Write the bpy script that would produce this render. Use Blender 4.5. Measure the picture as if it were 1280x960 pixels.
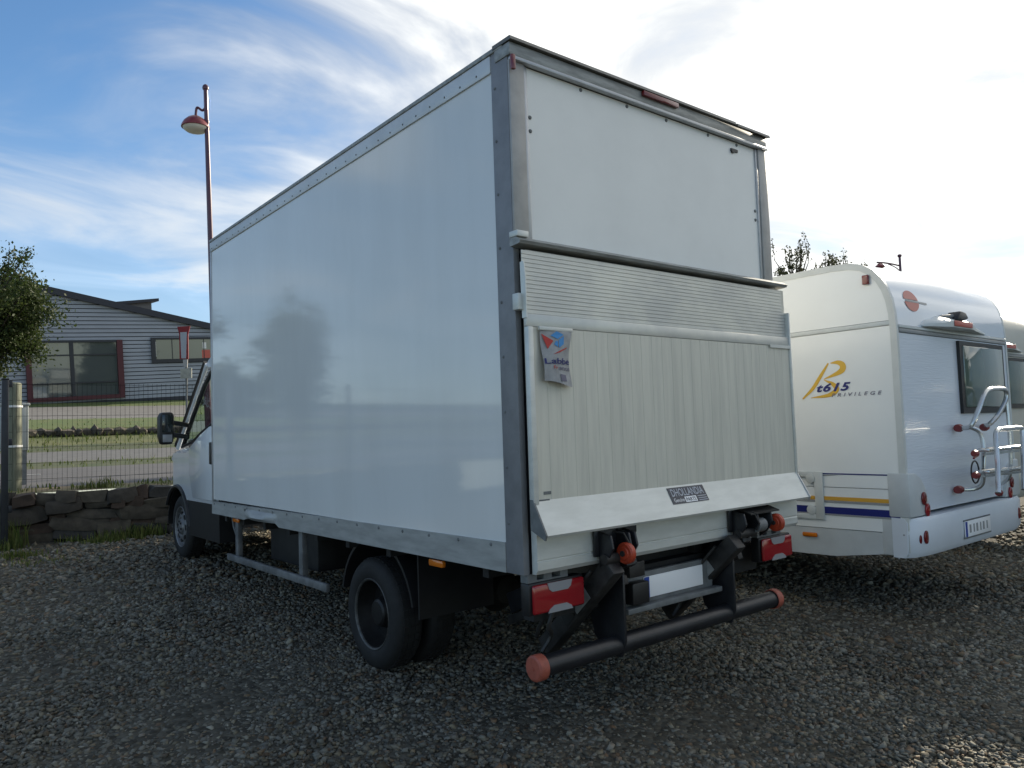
import bpy, bmesh, math, random
import numpy as np
from mathutils import Vector, Matrix
rnd = random.Random(7)
R = math.radians
scene = bpy.context.scene
for o in list(bpy.data.objects): bpy.data.objects.remove(o)

# ------------------------------------------------------------------ camera
FPX = 948.0
CAM = Vector((-2.301, -2.80, 1.5))
cx = Vector((0.77869588, -0.62654046, -0.03285994))
cdn = Vector((0.01259721, 0.06797759, -0.99760732))
cfw = Vector((0.62727509, 0.77641877, 0.06082653))
cam_d = bpy.data.cameras.new('camera'); cam_o = bpy.data.objects.new('camera', cam_d)
scene.collection.objects.link(cam_o)
cam_d.sensor_width = 36.0; cam_d.lens = 36.0 * FPX / 1280.0
cam_d.clip_start = 0.05; cam_d.clip_end = 3000
m = Matrix((( cx.x, -cdn.x, -cfw.x), (cx.y, -cdn.y, -cfw.y), (cx.z, -cdn.z, -cfw.z))).to_4x4()
m.translation = CAM
cam_o.matrix_world = m
scene.camera = cam_o
scene.render.resolution_x = 1024; scene.render.resolution_y = 768

def ray(u, v): return cx * ((u - 640) / FPX) + cdn * ((v - 480) / FPX) + cfw
def D(u, v, dep): return CAM + ray(u, v) * dep
def PX(u, v, X): d = ray(u, v); return CAM + d * ((X - CAM.x) / d.x)
def PY(u, v, Y): d = ray(u, v); return CAM + d * ((Y - CAM.y) / d.y)

# ------------------------------------------------------------------ sun, sky, exposure
SUN_AZ, SUN_EL = R(80.5), R(22.5)
sdir = Vector((math.sin(SUN_AZ) * math.cos(SUN_EL), math.cos(SUN_AZ) * math.cos(SUN_EL), math.sin(SUN_EL)))
sl = bpy.data.lights.new('sun', 'SUN'); sl.energy = 4.8; sl.angle = R(0.6); sl.color = (1.0, 0.90, 0.74)
so = bpy.data.objects.new('sun', sl); scene.collection.objects.link(so)
so.location = (20, 5, 12); so.rotation_euler = (-sdir).to_track_quat('-Z', 'Y').to_euler()
world = bpy.data.worlds.new('World'); scene.world = world; world.use_nodes = True
wt = world.node_tree; wt.nodes.clear()
def N(t, kind, **kw):
    n = t.nodes.new(kind)
    for k, v in kw.items():
        if k.startswith('i_'):
            key = k[2:]
            n.inputs[int(key) if key.isdigit() else key.replace('_', ' ')].default_value = v
        else: setattr(n, k, v)
    return n
def MATH(t, op, a, b=None, c=None, clamp=False):
    n = t.nodes.new('ShaderNodeMath'); n.operation = op; n.use_clamp = clamp
    for i, x in enumerate((a, b, c)):
        if x is None: continue
        if isinstance(x, (int, float)): n.inputs[i].default_value = x
        else: t.links.new(x, n.inputs[i])
    return n.outputs[0]
def SMOOTH(t, val, lo, hi, a=0.0, b=1.0):
    n = t.nodes.new('ShaderNodeMapRange'); n.interpolation_type = 'SMOOTHSTEP'
    t.links.new(val, n.inputs[0])
    for i, x in enumerate((lo, hi, a, b)): n.inputs[i + 1].default_value = x
    return n.outputs[0]
def MIX(t, fac, a, b, blend='MIX'):
    n = t.nodes.new('ShaderNodeMix'); n.data_type = 'RGBA'; n.blend_type = blend
    for i, x in ((0, fac), (6, a), (7, b)):
        if isinstance(x, (int, float)): n.inputs[i].default_value = x
        elif isinstance(x, tuple): n.inputs[i].default_value = (*x, 1.0) if len(x) == 3 else x
        else: t.links.new(x, n.inputs[i])
    return n.outputs[2]
sky = N(wt, 'ShaderNodeTexSky', sky_type='NISHITA', sun_disc=False, sun_elevation=SUN_EL, sun_rotation=SUN_AZ,
        air_density=0.95, dust_density=0.0, ozone_density=3.0, altitude=200)
tc = N(wt, 'ShaderNodeTexCoord')
nrm = N(wt, 'ShaderNodeVectorMath', operation='NORMALIZE'); wt.links.new(tc.outputs['Generated'], nrm.inputs[0])
sep = N(wt, 'ShaderNodeSeparateXYZ'); wt.links.new(nrm.outputs[0], sep.inputs[0])
den = MATH(wt, 'ADD', MATH(wt, 'MAXIMUM', sep.outputs[2], 0.0), 0.16)
comb = N(wt, 'ShaderNodeCombineXYZ')
wt.links.new(MATH(wt, 'DIVIDE', sep.outputs[0], den), comb.inputs[0]); wt.links.new(MATH(wt, 'DIVIDE', sep.outputs[1], den), comb.inputs[1])
mp = N(wt, 'ShaderNodeMapping'); mp.inputs['Rotation'].default_value = (0, 0, R(28)); mp.inputs['Scale'].default_value = (1.25, 1.6, 1)
mp.inputs['Location'].default_value = (3.3, 1.4, 0)
wt.links.new(comb.outputs[0], mp.inputs[0])
n1 = N(wt, 'ShaderNodeTexNoise', i_Scale=1.0, i_Detail=7.0, i_Roughness=0.55, i_Distortion=0.9); wt.links.new(mp.outputs[0], n1.inputs['Vector'])
n2 = N(wt, 'ShaderNodeTexNoise', i_Scale=0.42, i_Detail=3.0, i_Roughness=0.5); wt.links.new(mp.outputs[0], n2.inputs['Vector'])
dotn = N(wt, 'ShaderNodeVectorMath', operation='DOT_PRODUCT'); wt.links.new(nrm.outputs[0], dotn.inputs[0]); dotn.inputs[1].default_value = sdir
toward = SMOOTH(wt, dotn.outputs['Value'], 0.22, 0.90)               # thin cloud thickens towards the sun's side of the sky
wisp = MATH(wt, 'ADD', MATH(wt, 'MULTIPLY', n1.outputs[0], 0.75), MATH(wt, 'MULTIPLY', n2.outputs[0], 0.35))
cov = MATH(wt, 'ADD', wisp, MATH(wt, 'MULTIPLY', toward, 0.30))
mask = SMOOTH(wt, cov, 0.47, 0.84)
low = SMOOTH(wt, sep.outputs[2], 0.0, 0.42, 0.50, 0.0)                # pale veil near the horizon
mask = MATH(wt, 'MAXIMUM', mask, low)
mask = MATH(wt, 'MULTIPLY', mask, 0.95)
glow = SMOOTH(wt, dotn.outputs['Value'], 0.25, 1.0)
thick = SMOOTH(wt, n1.outputs[0], 0.36, 0.58, 0.68, 1.12)             # thicker and thinner cloud
cb = MATH(wt, 'MULTIPLY', thick, MATH(wt, 'ADD', 5.2, MATH(wt, 'MULTIPLY', MATH(wt, 'POWER', glow, 2.0), 4.2)))
cloudc = N(wt, 'ShaderNodeVectorMath', operation='SCALE'); cloudc.inputs[0].default_value = (0.99, 0.99, 0.955); wt.links.new(cb, cloudc.inputs['Scale'])
skt = MIX(wt, 1.0, sky.outputs[0], (0.94, 1.10, 1.15), 'MULTIPLY')
skc = MIX(wt, mask, skt, cloudc.outputs[0])
bg = N(wt, 'ShaderNodeBackground', i_Strength=0.105); wt.links.new(skc, bg.inputs[0])
wo = N(wt, 'ShaderNodeOutputWorld'); wt.links.new(bg.outputs[0], wo.inputs[0])
vs = scene.view_settings
vs.view_transform = 'Standard'; vs.look = 'None'; vs.gamma = 1.0; vs.exposure = 0.62; vs.use_curve_mapping = False
scene.render.engine = 'CYCLES'

# ------------------------------------------------------------------ materials
MATS = {}
def mat(name, col, rough=0.5, metal=0.0, var=0.0, vscale=6.0, bump=0.0, bscale=60.0, col2=None, coat=0.0, spec=0.5, stretch=(1, 1, 1),
        trans=0.0, emit=0.0, rvar=0.0, attr=None, aamt=0.5, detail=6.0, ior=1.5):
    if name in MATS: return MATS[name]
    ma = bpy.data.materials.new(name); ma.use_nodes = True; t = ma.node_tree
    b = t.nodes['Principled BSDF']
    b.inputs['Roughness'].default_value = rough; b.inputs['Metallic'].default_value = metal
    b.inputs['Coat Weight'].default_value = coat; b.inputs['Coat Roughness'].default_value = 0.04
    b.inputs['Specular IOR Level'].default_value = spec; b.inputs['IOR'].default_value = ior
    b.inputs['Transmission Weight'].default_value = trans
    c = (*col, 1.0); b.inputs['Base Color'].default_value = c
    out = None
    if var or bump or rvar:
        g = N(t, 'ShaderNodeNewGeometry'); mpp = N(t, 'ShaderNodeMapping'); mpp.inputs['Scale'].default_value = stretch
        t.links.new(g.outputs['Position'], mpp.inputs[0])
    if var:
        nz = N(t, 'ShaderNodeTexNoise', i_Scale=vscale, i_Detail=detail, i_Roughness=0.62); t.links.new(mpp.outputs[0], nz.inputs['Vector'])
        c2 = col2 if col2 else tuple(x * (1 - var) for x in col)
        f = SMOOTH(t, nz.outputs[0], 0.33, 0.68)
        out = MIX(t, f, tuple(col), tuple(c2))
        t.links.new(out, b.inputs['Base Color'])
        if rvar:
            rr = N(t, 'ShaderNodeMapRange'); t.links.new(nz.outputs[0], rr.inputs[0])
            rr.inputs[3].default_value = max(0, rough - rvar); rr.inputs[4].default_value = rough + rvar
            t.links.new(rr.outputs[0], b.inputs['Roughness'])
    if attr:
        a = N(t, 'ShaderNodeAttribute', attribute_name=attr)
        mul = N(t, 'ShaderNodeMapRange'); t.links.new(a.outputs['Fac'], mul.inputs[0]); mul.inputs[3].default_value = 1 - aamt; mul.inputs[4].default_value = 1 + aamt
        vm = N(t, 'ShaderNodeVectorMath', operation='SCALE'); t.links.new(mul.outputs[0], vm.inputs['Scale'])
        if out is not None: t.links.new(out, vm.inputs[0])
        else: vm.inputs[0].default_value = col
        t.links.new(vm.outputs[0], b.inputs['Base Color'])
    if bump:
        nb = N(t, 'ShaderNodeTexNoise', i_Scale=bscale, i_Detail=4.0); t.links.new(mpp.outputs[0], nb.inputs['Vector'])
        bp = N(t, 'ShaderNodeBump', i_Strength=bump, i_Distance=0.01); t.links.new(nb.outputs[0], bp.inputs['Height'])
        t.links.new(bp.outputs[0], b.inputs['Normal'])
    MATS[name] = ma
    return ma

WHITE = mat('white_fibreglass', (0.75, 0.755, 0.735), 0.055, var=0.1, vscale=1.6, col2=(0.715, 0.718, 0.695), stretch=(1, 1.6, 0.4), rvar=0.012, bump=0.003, bscale=12, spec=0.7)
DOORW = mat('white_door_panel', (0.86, 0.86, 0.82), 0.34, var=0.06, vscale=1.7, bump=0.02, bscale=35)
PAINT = mat('white_cab_paint', (0.74, 0.76, 0.77), 0.22, var=0.05, vscale=3, coat=0.6)
ALU = mat('aluminium_trim', (0.50, 0.51, 0.52), 0.42, 0.55, var=0.2, vscale=5, bump=0.03, bscale=90)
ALUD = mat('grey_corner_trim', (0.245, 0.25, 0.262), 0.5, 0.15, var=0.18, vscale=7, bump=0.03)
ALUL = mat('worn_aluminium_planks', (0.69, 0.67, 0.58), 0.52, 0.25, var=0.30, vscale=3.0, col2=(0.60, 0.585, 0.51), bump=0.015, bscale=60, stretch=(9, 7, 0.6), attr='tone', aamt=0.022)
ALUR = mat('ribbed_aluminium', (0.70, 0.69, 0.62), 0.40, 0.4, var=0.25, vscale=1.7, col2=(0.55, 0.55, 0.52), stretch=(1.5, 2, 2.4), bump=0.03)
ALUW = mat('bright_aluminium', (0.69, 0.70, 0.66), 0.46, 0.3, var=0.15, vscale=3, col2=(0.60, 0.61, 0.57), stretch=(1.2, 3, 5), bump=0.03)
RAIL = mat('pale_roof_rail', (0.60, 0.62, 0.63), 0.4, 0.2, var=0.12, vscale=4)
SKIRT = mat('grey_lower_rail', (0.42, 0.43, 0.42), 0.5, 0.35, var=0.25, vscale=5, stretch=(1, 0.7, 4), bump=0.03)
TAN = mat('dull_rear_post', (0.42, 0.41, 0.39), 0.5, 0.2, var=0.2, vscale=6, bump=0.03)
HEAD = mat('weathered_header', (0.36, 0.365, 0.345), 0.5, 0.3, var=0.35, vscale=6, stretch=(1, 4, 6))
GUARD = mat('dark_grey_guard_rail', (0.20, 0.205, 0.205), 0.6, 0.2, var=0.5, vscale=6)  # darker, mottled grey than the lower rail
LIPM = mat('dark_roof_lip', (0.17, 0.165, 0.15), 0.5, 0.3, var=0.3, vscale=8)
BLACK = mat('black_plastic', (0.014, 0.014, 0.015), 0.45, var=0.3, vscale=8)
BSTEEL = mat('black_painted_steel', (0.016, 0.017, 0.021), 0.4, var=0.4, vscale=12, bump=0.05, bscale=50)
CHAS = mat('dirty_chassis', (0.018, 0.017, 0.016), 0.7, var=0.5, vscale=9)
GREASE = mat('greasy_grey_steel', (0.045, 0.043, 0.041), 0.5, 0.3, var=0.5, vscale=14, bump=0.06)
RUB = mat('tyre_rubber', (0.012, 0.012, 0.012), 0.75, var=0.4, vscale=20, bump=0.1, bscale=80)
RIMD = mat('dark_rim', (0.012, 0.012, 0.012), 0.5, 0.2, var=0.5, vscale=18)
RIMS = mat('silver_rim', (0.20, 0.205, 0.21), 0.45, 0.4, var=0.3, vscale=18)
RIME = mat('worn_rim_edge', (0.11, 0.11, 0.105), 0.5, 0.4, var=0.5, vscale=25)
REDL = mat('red_lens', (0.28, 0.006, 0.012), 0.12, spec=0.6, coat=0.5)
CLRL = mat('clear_lens', (0.30, 0.30, 0.31), 0.12, coat=0.5)
AMB = mat('amber_lens', (0.62, 0.16, 0.01), 0.15, coat=0.5)
ORNG = mat('orange_roller', (0.46, 0.055, 0.02), 0.45, var=0.3, vscale=30, bump=0.05)
SALM = mat('faded_orange_cap', (0.40, 0.10, 0.062), 0.55, var=0.3, vscale=25, bump=0.05)
PLATE = mat('white_number_plate', (0.9, 0.9, 0.9), 0.3)
PLB = mat('blue_plate_band', (0.02, 0.06, 0.32), 0.35)
GREYP = mat('grey_plastic', (0.17, 0.18, 0.18), 0.55, var=0.3, vscale=14)
GLASS = mat('dark_glass', (0.02, 0.026, 0.026), 0.03, spec=0.8, coat=0.3)
CLEAR = mat('clear_cab_glass', (0.75, 0.88, 0.86), 0.0, trans=1.0, ior=1.05)
FLAG = mat('flag_fabric', (0.40, 0.40, 0.40), 0.75, var=0.25, vscale=22)
INKR = mat('red_print', (0.50, 0.05, 0.04), 0.7); INKB = mat('blue_print', (0.06, 0.26, 0.56), 0.7); INKD = mat('dark_blue_print', (0.03, 0.035, 0.16), 0.7)
INKG = mat('grey_print', (0.16, 0.15, 0.2), 0.7)
PLQ = mat('dark_name_plate', (0.035, 0.04, 0.06), 0.4, var=0.3, vscale=40); PLQT = mat('plate_lettering', (0.42, 0.45, 0.50), 0.45)
# motorhome
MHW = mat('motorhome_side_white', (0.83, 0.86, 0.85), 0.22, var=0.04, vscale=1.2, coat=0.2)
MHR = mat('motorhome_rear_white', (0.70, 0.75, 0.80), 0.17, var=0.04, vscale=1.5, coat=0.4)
MHC = mat('motorhome_cream_trim', (0.62, 0.65, 0.63), 0.38, var=0.08, vscale=6)
MHG = mat('motorhome_grey_lower', (0.56, 0.59, 0.59), 0.35, var=0.1, vscale=4)
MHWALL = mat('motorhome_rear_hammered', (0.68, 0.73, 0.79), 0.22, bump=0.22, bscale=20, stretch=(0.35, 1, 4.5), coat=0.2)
MHBU = mat('motorhome_bumper', (0.66, 0.70, 0.74), 0.34, var=0.06, vscale=3)
BEIGE = mat('beige_motorhome_skin', (0.52, 0.50, 0.42), 0.32, var=0.05, vscale=2)
YEL = mat('yellow_decal', (0.70, 0.42, 0.04), 0.4); ORA = mat('orange_decal', (0.66, 0.36, 0.05), 0.4); NAVY = mat('navy_decal', (0.015, 0.022, 0.16), 0.4)
GRYD = mat('grey_decal', (0.30, 0.31, 0.31), 0.4); REDD = mat('red_decal', (0.50, 0.10, 0.07), 0.4)
MARO = mat('dark_red_lens', (0.16, 0.008, 0.01), 0.15, coat=0.5)
STEEL = mat('bike_rack_tube', (0.62, 0.63, 0.62), 0.26, 0.75, var=0.12, vscale=9)
CLMP = mat('red_clamp', (0.20, 0.03, 0.03), 0.5)
GLGREEN = mat('tinted_acrylic_window', (0.10, 0.14, 0.12), 0.05, spec=0.8, coat=0.4)

# ------------------------------------------------------------------ mesh helpers
col = scene.collection
class MB:
    def __init__(s): s.v = []; s.f = []; s.tone = []
    def add(s, vs, fs):
        o = len(s.v); s.v += [Vector(p) for p in vs]; s.f += [tuple(i + o for i in f) for f in fs]; return s
    def box(s, x0, x1, y0, y1, z0, z1):
        return s.add([(x0,y0,z0),(x1,y0,z0),(x1,y1,z0),(x0,y1,z0),(x0,y0,z1),(x1,y0,z1),(x1,y1,z1),(x0,y1,z1)],
                     [(3,2,1,0),(4,5,6,7),(0,1,5,4),(1,2,6,5),(2,3,7,6),(3,0,4,7)])
    def bar(s, a, b, w, h, up=(0, 0, 1)):
        a = Vector(a); b = Vector(b); d = (b - a).normalized(); up = Vector(up)
        sx = d.cross(up).normalized(); uz = sx.cross(d).normalized(); P = []
        for p in (a, b):
            for i, j in ((-1,-1),(1,-1),(1,1),(-1,1)): P.append(p + sx * (i * w / 2) + uz * (j * h / 2))
        return s.add(P, [(3,2,1,0),(4,5,6,7),(0,1,5,4),(1,2,6,5),(2,3,7,6),(3,0,4,7)])
    def prism(s, pts, off):            # pts: 3-D polygon, extruded by the vector off
        n = len(pts); off = Vector(off); P = [Vector(p) for p in pts]
        return s.add(P + [p + off for p in P], [tuple(range(n))[::-1], tuple(range(n, 2 * n))] + [(i, (i + 1) % n, n + (i + 1) % n, n + i) for i in range(n)])
    def tube(s, pts, r, n=10, closed=False, caps=True):
        P = [Vector(p) for p in pts]; k = len(P); rs = r if isinstance(r, (list, tuple)) else [r] * k
        prev = None; base = len(s.v); rings = []
        for i, p in enumerate(P):
            if closed: d = (P[(i + 1) % k] - P[i - 1])
            else: d = (P[min(i + 1, k - 1)] - P[max(i - 1, 0)])
            d = d.normalized() if d.length > 1e-9 else Vector((0, 0, 1))
            if prev is None: a = d.orthogonal().normalized()
            else: a = (prev - d * prev.dot(d)).normalized()
            prev = a; b = d.cross(a)
            s.v += [p + (a * math.cos(2 * math.pi * j / n) + b * math.sin(2 * math.pi * j / n)) * rs[i] for j in range(n)]
        for i in range(k if closed else k - 1):
            o = base + i * n; q = base + ((i + 1) % k) * n
            for j in range(n): s.f.append((o + j, o + (j + 1) % n, q + (j + 1) % n, q + j))
        if caps and not closed:
            s.f.append(tuple(base + j for j in range(n))[::-1]); s.f.append(tuple(base + (k - 1) * n + j for j in range(n)))
        return s
    def lathe(s, prof, c, axis='x', n=32, closed=False, a0=0.0):   # prof: (radius, along-axis)
        c = Vector(c); base = len(s.v); k = len(prof)
        for (r, h) in prof:
            for j in range(n):
                t = a0 + 2 * math.pi * j / n; p, q = r * math.cos(t), r * math.sin(t)
                s.v.append(c + (Vector((h, p, q)) if axis == 'x' else Vector((q, h, p)) if axis == 'y' else Vector((p, q, h))))
        for i in range(k if closed else k - 1):
            o = base + i * n; w = base + ((i + 1) % k) * n
            for j in range(n): s.f.append((o + j, o + (j + 1) % n, w + (j + 1) % n, w + j))
        return s
    def build(s, name, ma, parent=None, smooth=30, bevel=0.0, seg=2, org=None):
        off = org if org is not None else root_loc(parent)
        me = bpy.data.meshes.new(name)
        me.from_pydata([tuple(p - off) for p in s.v], [], s.f)
        bm = bmesh.new(); bm.from_mesh(me)
        bmesh.ops.recalc_face_normals(bm, faces=bm.faces)
        if bevel: bmesh.ops.bevel(bm, geom=[e for e in bm.edges if e.is_manifold and e.calc_face_angle(0) > 0.5], offset=bevel, segments=seg, affect='EDGES', profile=0.5)
        bm.to_mesh(me); bm.free()
        if s.tone and not bevel:
            at = me.attributes.new('tone', 'FLOAT', 'POINT'); at.data.foreach_set('value', s.tone)
        if smooth:
            me.polygons.foreach_set('use_smooth', [True] * len(me.polygons)); me.set_sharp_from_angle(angle=R(smooth))
        me.materials.append(ma)
        o = bpy.data.objects.new(name, me); col.objects.link(o)
        if parent is None and org is not None: o.location = org
        if parent: o.parent = parent
        return o
def root_loc(p):
    v = Vector((0, 0, 0))
    while p is not None: v += p.location; p = p.parent
    return v
def tag(o, label=None, cat=None, group=None, kind=None):
    if label: o['label'] = label
    if cat: o['category'] = cat
    if group: o['group'] = group
    if kind: o['kind'] = kind
    return o
def thing(name, loc, label, cat, group=None):
    o = bpy.data.objects.new(name, None); o.location = loc; o.empty_display_size = 0.2; col.objects.link(o)
    return tag(o, label, cat, group)
def copy_tree(o, parent=None):
    c = o.copy(); col.objects.link(c)
    c.parent = parent
    for ch in o.children: copy_tree(ch, c)
    return c
def BOX(name, ma, par, x0, x1, y0, y1, z0, z1, bevel=0.0, **k): return MB().box(x0, x1, y0, y1, z0, z1).build(name, ma, par, bevel=bevel, **k)
def arc(cy, cz, r, a0, a1, n): return [(cy + r * math.cos(R(a0 + (a1 - a0) * i / n)), cz + r * math.sin(R(a0 + (a1 - a0) * i / n))) for i in range(n + 1)]
def smooth_path(pts, n=6):             # Catmull-Rom through 3-D points
    P = [Vector(p) for p in pts]; P = [P[0] * 2 - P[1]] + P + [P[-1] * 2 - P[-2]]; out = []
    for i in range(1, len(P) - 2):
        for k in range(n):
            t = k / n; a, b, c, d = P[i - 1:i + 3]
            out.append(0.5 * ((2 * b) + (c - a) * t + (2 * a - 5 * b + 4 * c - d) * t * t + (3 * b - a - 3 * c + d) * t ** 3))
    return out + [P[-2]]
def text(name, s, ma, par, origin, ux, uy, size, depth=0.002, shear=0.0, width=None, bold=0.0, spacing=1.0, split=False):
    cu = bpy.data.curves.new('t', 'FONT'); cu.body = s; cu.size = 1.0; cu.extrude = 0.0; cu.space_character = spacing; cu.shear = shear; cu.offset = bold; cu.resolution_u = 3
    to = bpy.data.objects.new('t', cu); me0 = bpy.data.meshes.new_from_object(to)
    ux = Vector(ux).normalized(); uy = Vector(uy).normalized(); nz = ux.cross(uy)
    xs = [v.co.x for v in me0.vertices]; w = (max(xs) - min(xs)) or 1; kx = (width / w) if width else size
    V = [Vector(origin) + ux * ((v.co.x - min(xs)) * kx) + uy * (v.co.y * size) for v in me0.vertices]
    mb = MB(); F = [tuple(p.vertices) for p in me0.polygons]
    if split:                                   # one object for each letter
        grp = list(range(len(V)))
        def find(i):
            while grp[i] != i: i = grp[i]
            return i
        for f in F:
            for i in f[1:]: grp[find(i)] = find(f[0])
        for g_ in sorted({find(f[0]) for f in F}, key=lambda i: V[i].y, reverse=True):
            l = MB(); l.add([p + nz * depth for p in V], [f for f in F if find(f[0]) == g_]); keep = sorted({i for f in l.f for i in f}); ix = {k: i for i, k in enumerate(keep)}
            l.v = [l.v[k] for k in keep]; l.f = [tuple(ix[i] for i in f) for f in l.f]; o = l.build(name, ma, par, smooth=0)
        bpy.data.objects.remove(to); bpy.data.curves.remove(cu); bpy.data.meshes.remove(me0)
        return o
    mb.add([p + nz * depth for p in V], F)
    bpy.data.objects.remove(to); bpy.data.curves.remove(cu); bpy.data.meshes.remove(me0)
    o = mb.build(name, ma, par, smooth=0)
    return o
def disc(mb, c, ux, uy, rx, ry, n=24, depth=0.003):
    c = Vector(c); ux = Vector(ux); uy = Vector(uy)
    return mb.prism([c + ux * (rx * math.cos(2 * math.pi * i / n)) + uy * (ry * math.sin(2 * math.pi * i / n)) for i in range(n)], ux.cross(uy).normalized() * depth)

# ------------------------------------------------------------------ terrain
SL, Y0 = 0.043, 1.53
W0 = Vector((-1.22, 8.36, 0)); WD = Vector((0.9842, -0.1772, 0)).normalized(); WN = Vector((0.1772, 0.9842, 0)).normalized()
def lot(x, y): return SL * (y - Y0)
PROF = [(0.3, 0.90), (0.6, 0.935), (8.2, 1.0), (9.95, 1.11), (12.2, 1.33), (13.9, 1.5), (16.2, 1.78), (16.7, 2.02), (19.6, 2.35), (32.2, 3.38), (35.6, 3.86), (37, 3.95), (60, 4.4), (600, 10)]
def upper(s):
    for (a, za), (b, zb) in zip(PROF, PROF[1:]):
        if s <= b: return za + (zb - za) * max(0, (s - a)) / (b - a)
    return PROF[-1][1]
def wpt(t, s, z=0): p = W0 + WD * t + WN * s; return Vector((p.x, p.y, z))
def strip(name, ma, srows, t0, t1, dz=0.0, nt=80, jit=0.0, kind='structure'):
    mb = MB(); ts = [t0 + (t1 - t0) * i / nt for i in range(nt + 1)]
    for s in srows:
        for t in ts:
            j = (rnd.random() - .5) * jit if jit and s not in (srows[0], srows[-1]) else 0
            p = wpt(t, s + (0 if s in (srows[0], srows[-1]) else 0)); mb.v.append(Vector((p.x, p.y, upper(s) + dz + j)))
    n = nt + 1
    for i in range(len(srows) - 1):
        for k in range(nt): mb.f.append((i * n + k, i * n + k + 1, (i + 1) * n + k + 1, (i + 1) * n + k))
    o = mb.build(name, ma, smooth=0 if False else 60); tag(o, kind=kind); return o

# gravel sheet (lot)
gm = bpy.data.materials.new('gravel_ground'); gm.use_nodes = True; t = gm.node_tree; b = t.nodes['Principled BSDF']; b.inputs['Roughness'].default_value = 0.95; b.inputs['Specular IOR Level'].default_value = 0.2
g = N(t, 'ShaderNodeNewGeometry')
vo = N(t, 'ShaderNodeTexVoronoi', i_Scale=26.0, i_Randomness=1.0); t.links.new(g.outputs['Position'], vo.inputs['Vector'])
nz = N(t, 'ShaderNodeTexNoise', i_Scale=1.1, i_Detail=5.0); t.links.new(g.outputs['Position'], nz.inputs['Vector'])
cc = N(t, 'ShaderNodeSeparateColor'); t.links.new(vo.outputs['Color'], cc.inputs[0])
c1 = MIX(t, cc.outputs[0], (0.045, 0.042, 0.032), (0.115, 0.106, 0.082))
c1 = MIX(t, SMOOTH(t, nz.outputs[0], 0.45, 0.75, 0.0, 0.5), c1, (0.05, 0.044, 0.032))
t.links.new(c1, b.inputs['Base Color'])
bp = N(t, 'ShaderNodeBump', i_Strength=0.9, i_Distance=0.02); bp.invert = True; t.links.new(vo.outputs['Distance'], bp.inputs['Height']); t.links.new(bp.outputs[0], b.inputs['Normal'])
mb = MB(); rows = [-220, -60, -30, -20] + [-16 + 0.5 * i for i in range(33)] + [0.3]; cols = [-220, -60, -25] + [-12 + 0.75 * i for i in range(40)] + [30, 80, 220]
for s in rows:
    for tt in cols:
        p = wpt(tt, s); mb.v.append(Vector((p.x, p.y, lot(p.x, p.y) + (0.012 * math.sin(p.x * 2.1 + 1.3 * math.sin(p.y * 1.7)) * math.cos(p.y * 1.9) if abs(s) < 17 and abs(tt) < 18 else 0))))
n = len(cols)
for i in range(len(rows) - 1):
    for k in range(n - 1): mb.f.append((i * n + k, i * n + k + 1, (i + 1) * n + k + 1, (i + 1) * n + k))
tag(mb.build('gravel_lot_ground', gm, smooth=60), kind='structure')

EARTH = mat('bare_earth_verge', (0.20, 0.15, 0.09), 0.95, var=0.5, vscale=2.5, col2=(0.13, 0.14, 0.05), bump=0.4, bscale=18)
ASPH = mat('asphalt', (0.085, 0.083, 0.085), 0.85, var=0.2, vscale=3, bump=0.2, bscale=70)
GRASS = mat('mown_grass', (0.065, 0.105, 0.022), 0.9, var=0.5, vscale=1.8, col2=(0.095, 0.11, 0.03), bump=0.5, bscale=16)
GRASSD = mat('dark_verge_grass', (0.04, 0.06, 0.018), 0.9, var=0.5, vscale=2.2, col2=(0.065, 0.07, 0.03), bump=0.5, bscale=16)
DRY = mat('dry_grass', (0.115, 0.118, 0.04), 0.95, var=0.5, vscale=0.7, col2=(0.075, 0.09, 0.025), bump=0.6, bscale=14)
PAVE = mat('pavement_grey', (0.12, 0.12, 0.118), 0.9, var=0.2, vscale=4)
LOTG = mat('gravel_parking', (0.155, 0.148, 0.14), 0.95, var=0.3, vscale=3, bump=0.3, bscale=20)
T0, T1 = -120, 120
strip('earth_verge', EARTH, [0.3, 0.45, 0.75, 0.9], T0, T1, 0, 160, jit=0.03)
strip('road', ASPH, [0.9, 3, 6, 8.2], T0, T1)
strip('grass_kerb_strip', GRASSD, [8.2, 8.8, 9.4, 9.95], T0, T1, jit=0.05)
strip('pavement', PAVE, [9.95, 11, 12.2], T0, T1)
strip('lower_verge', GRASSD, [12.2, 13, 13.9], T0, T1, jit=0.05)
strip('dry_grass_bank', DRY, [13.9, 15, 16.2, 16.7], T0, T1, jit=0.05)
strip('upper_lawn', GRASS, [16.7, 18, 19.6, 20.6], T0, T1, jit=0.04)
strip('parking_area', LOTG, [20.6, 26, 32.2], T0, T1)
strip('building_lawn', GRASS, [32.2, 33.5, 35.6, 37, 60, 600], T0, T1)
LINEW = mat('road_paint', (0.60, 0.60, 0.57), 0.7, var=0.3, vscale=5)
mbl = MB()
for t_ in (-10, -3.0, 4.0, 11.0):
    pts = [wpt(t_, 5.2), wpt(t_ + 3.0, 5.2), wpt(t_ + 3.0, 5.32), wpt(t_, 5.32)]
    mk = MB().prism([Vector((p.x, p.y, upper(5.25) + 0.004)) for p in pts], (0, 0, 0.003)).build('road_marking', LINEW)
    tag(mk, kind='structure')

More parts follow.
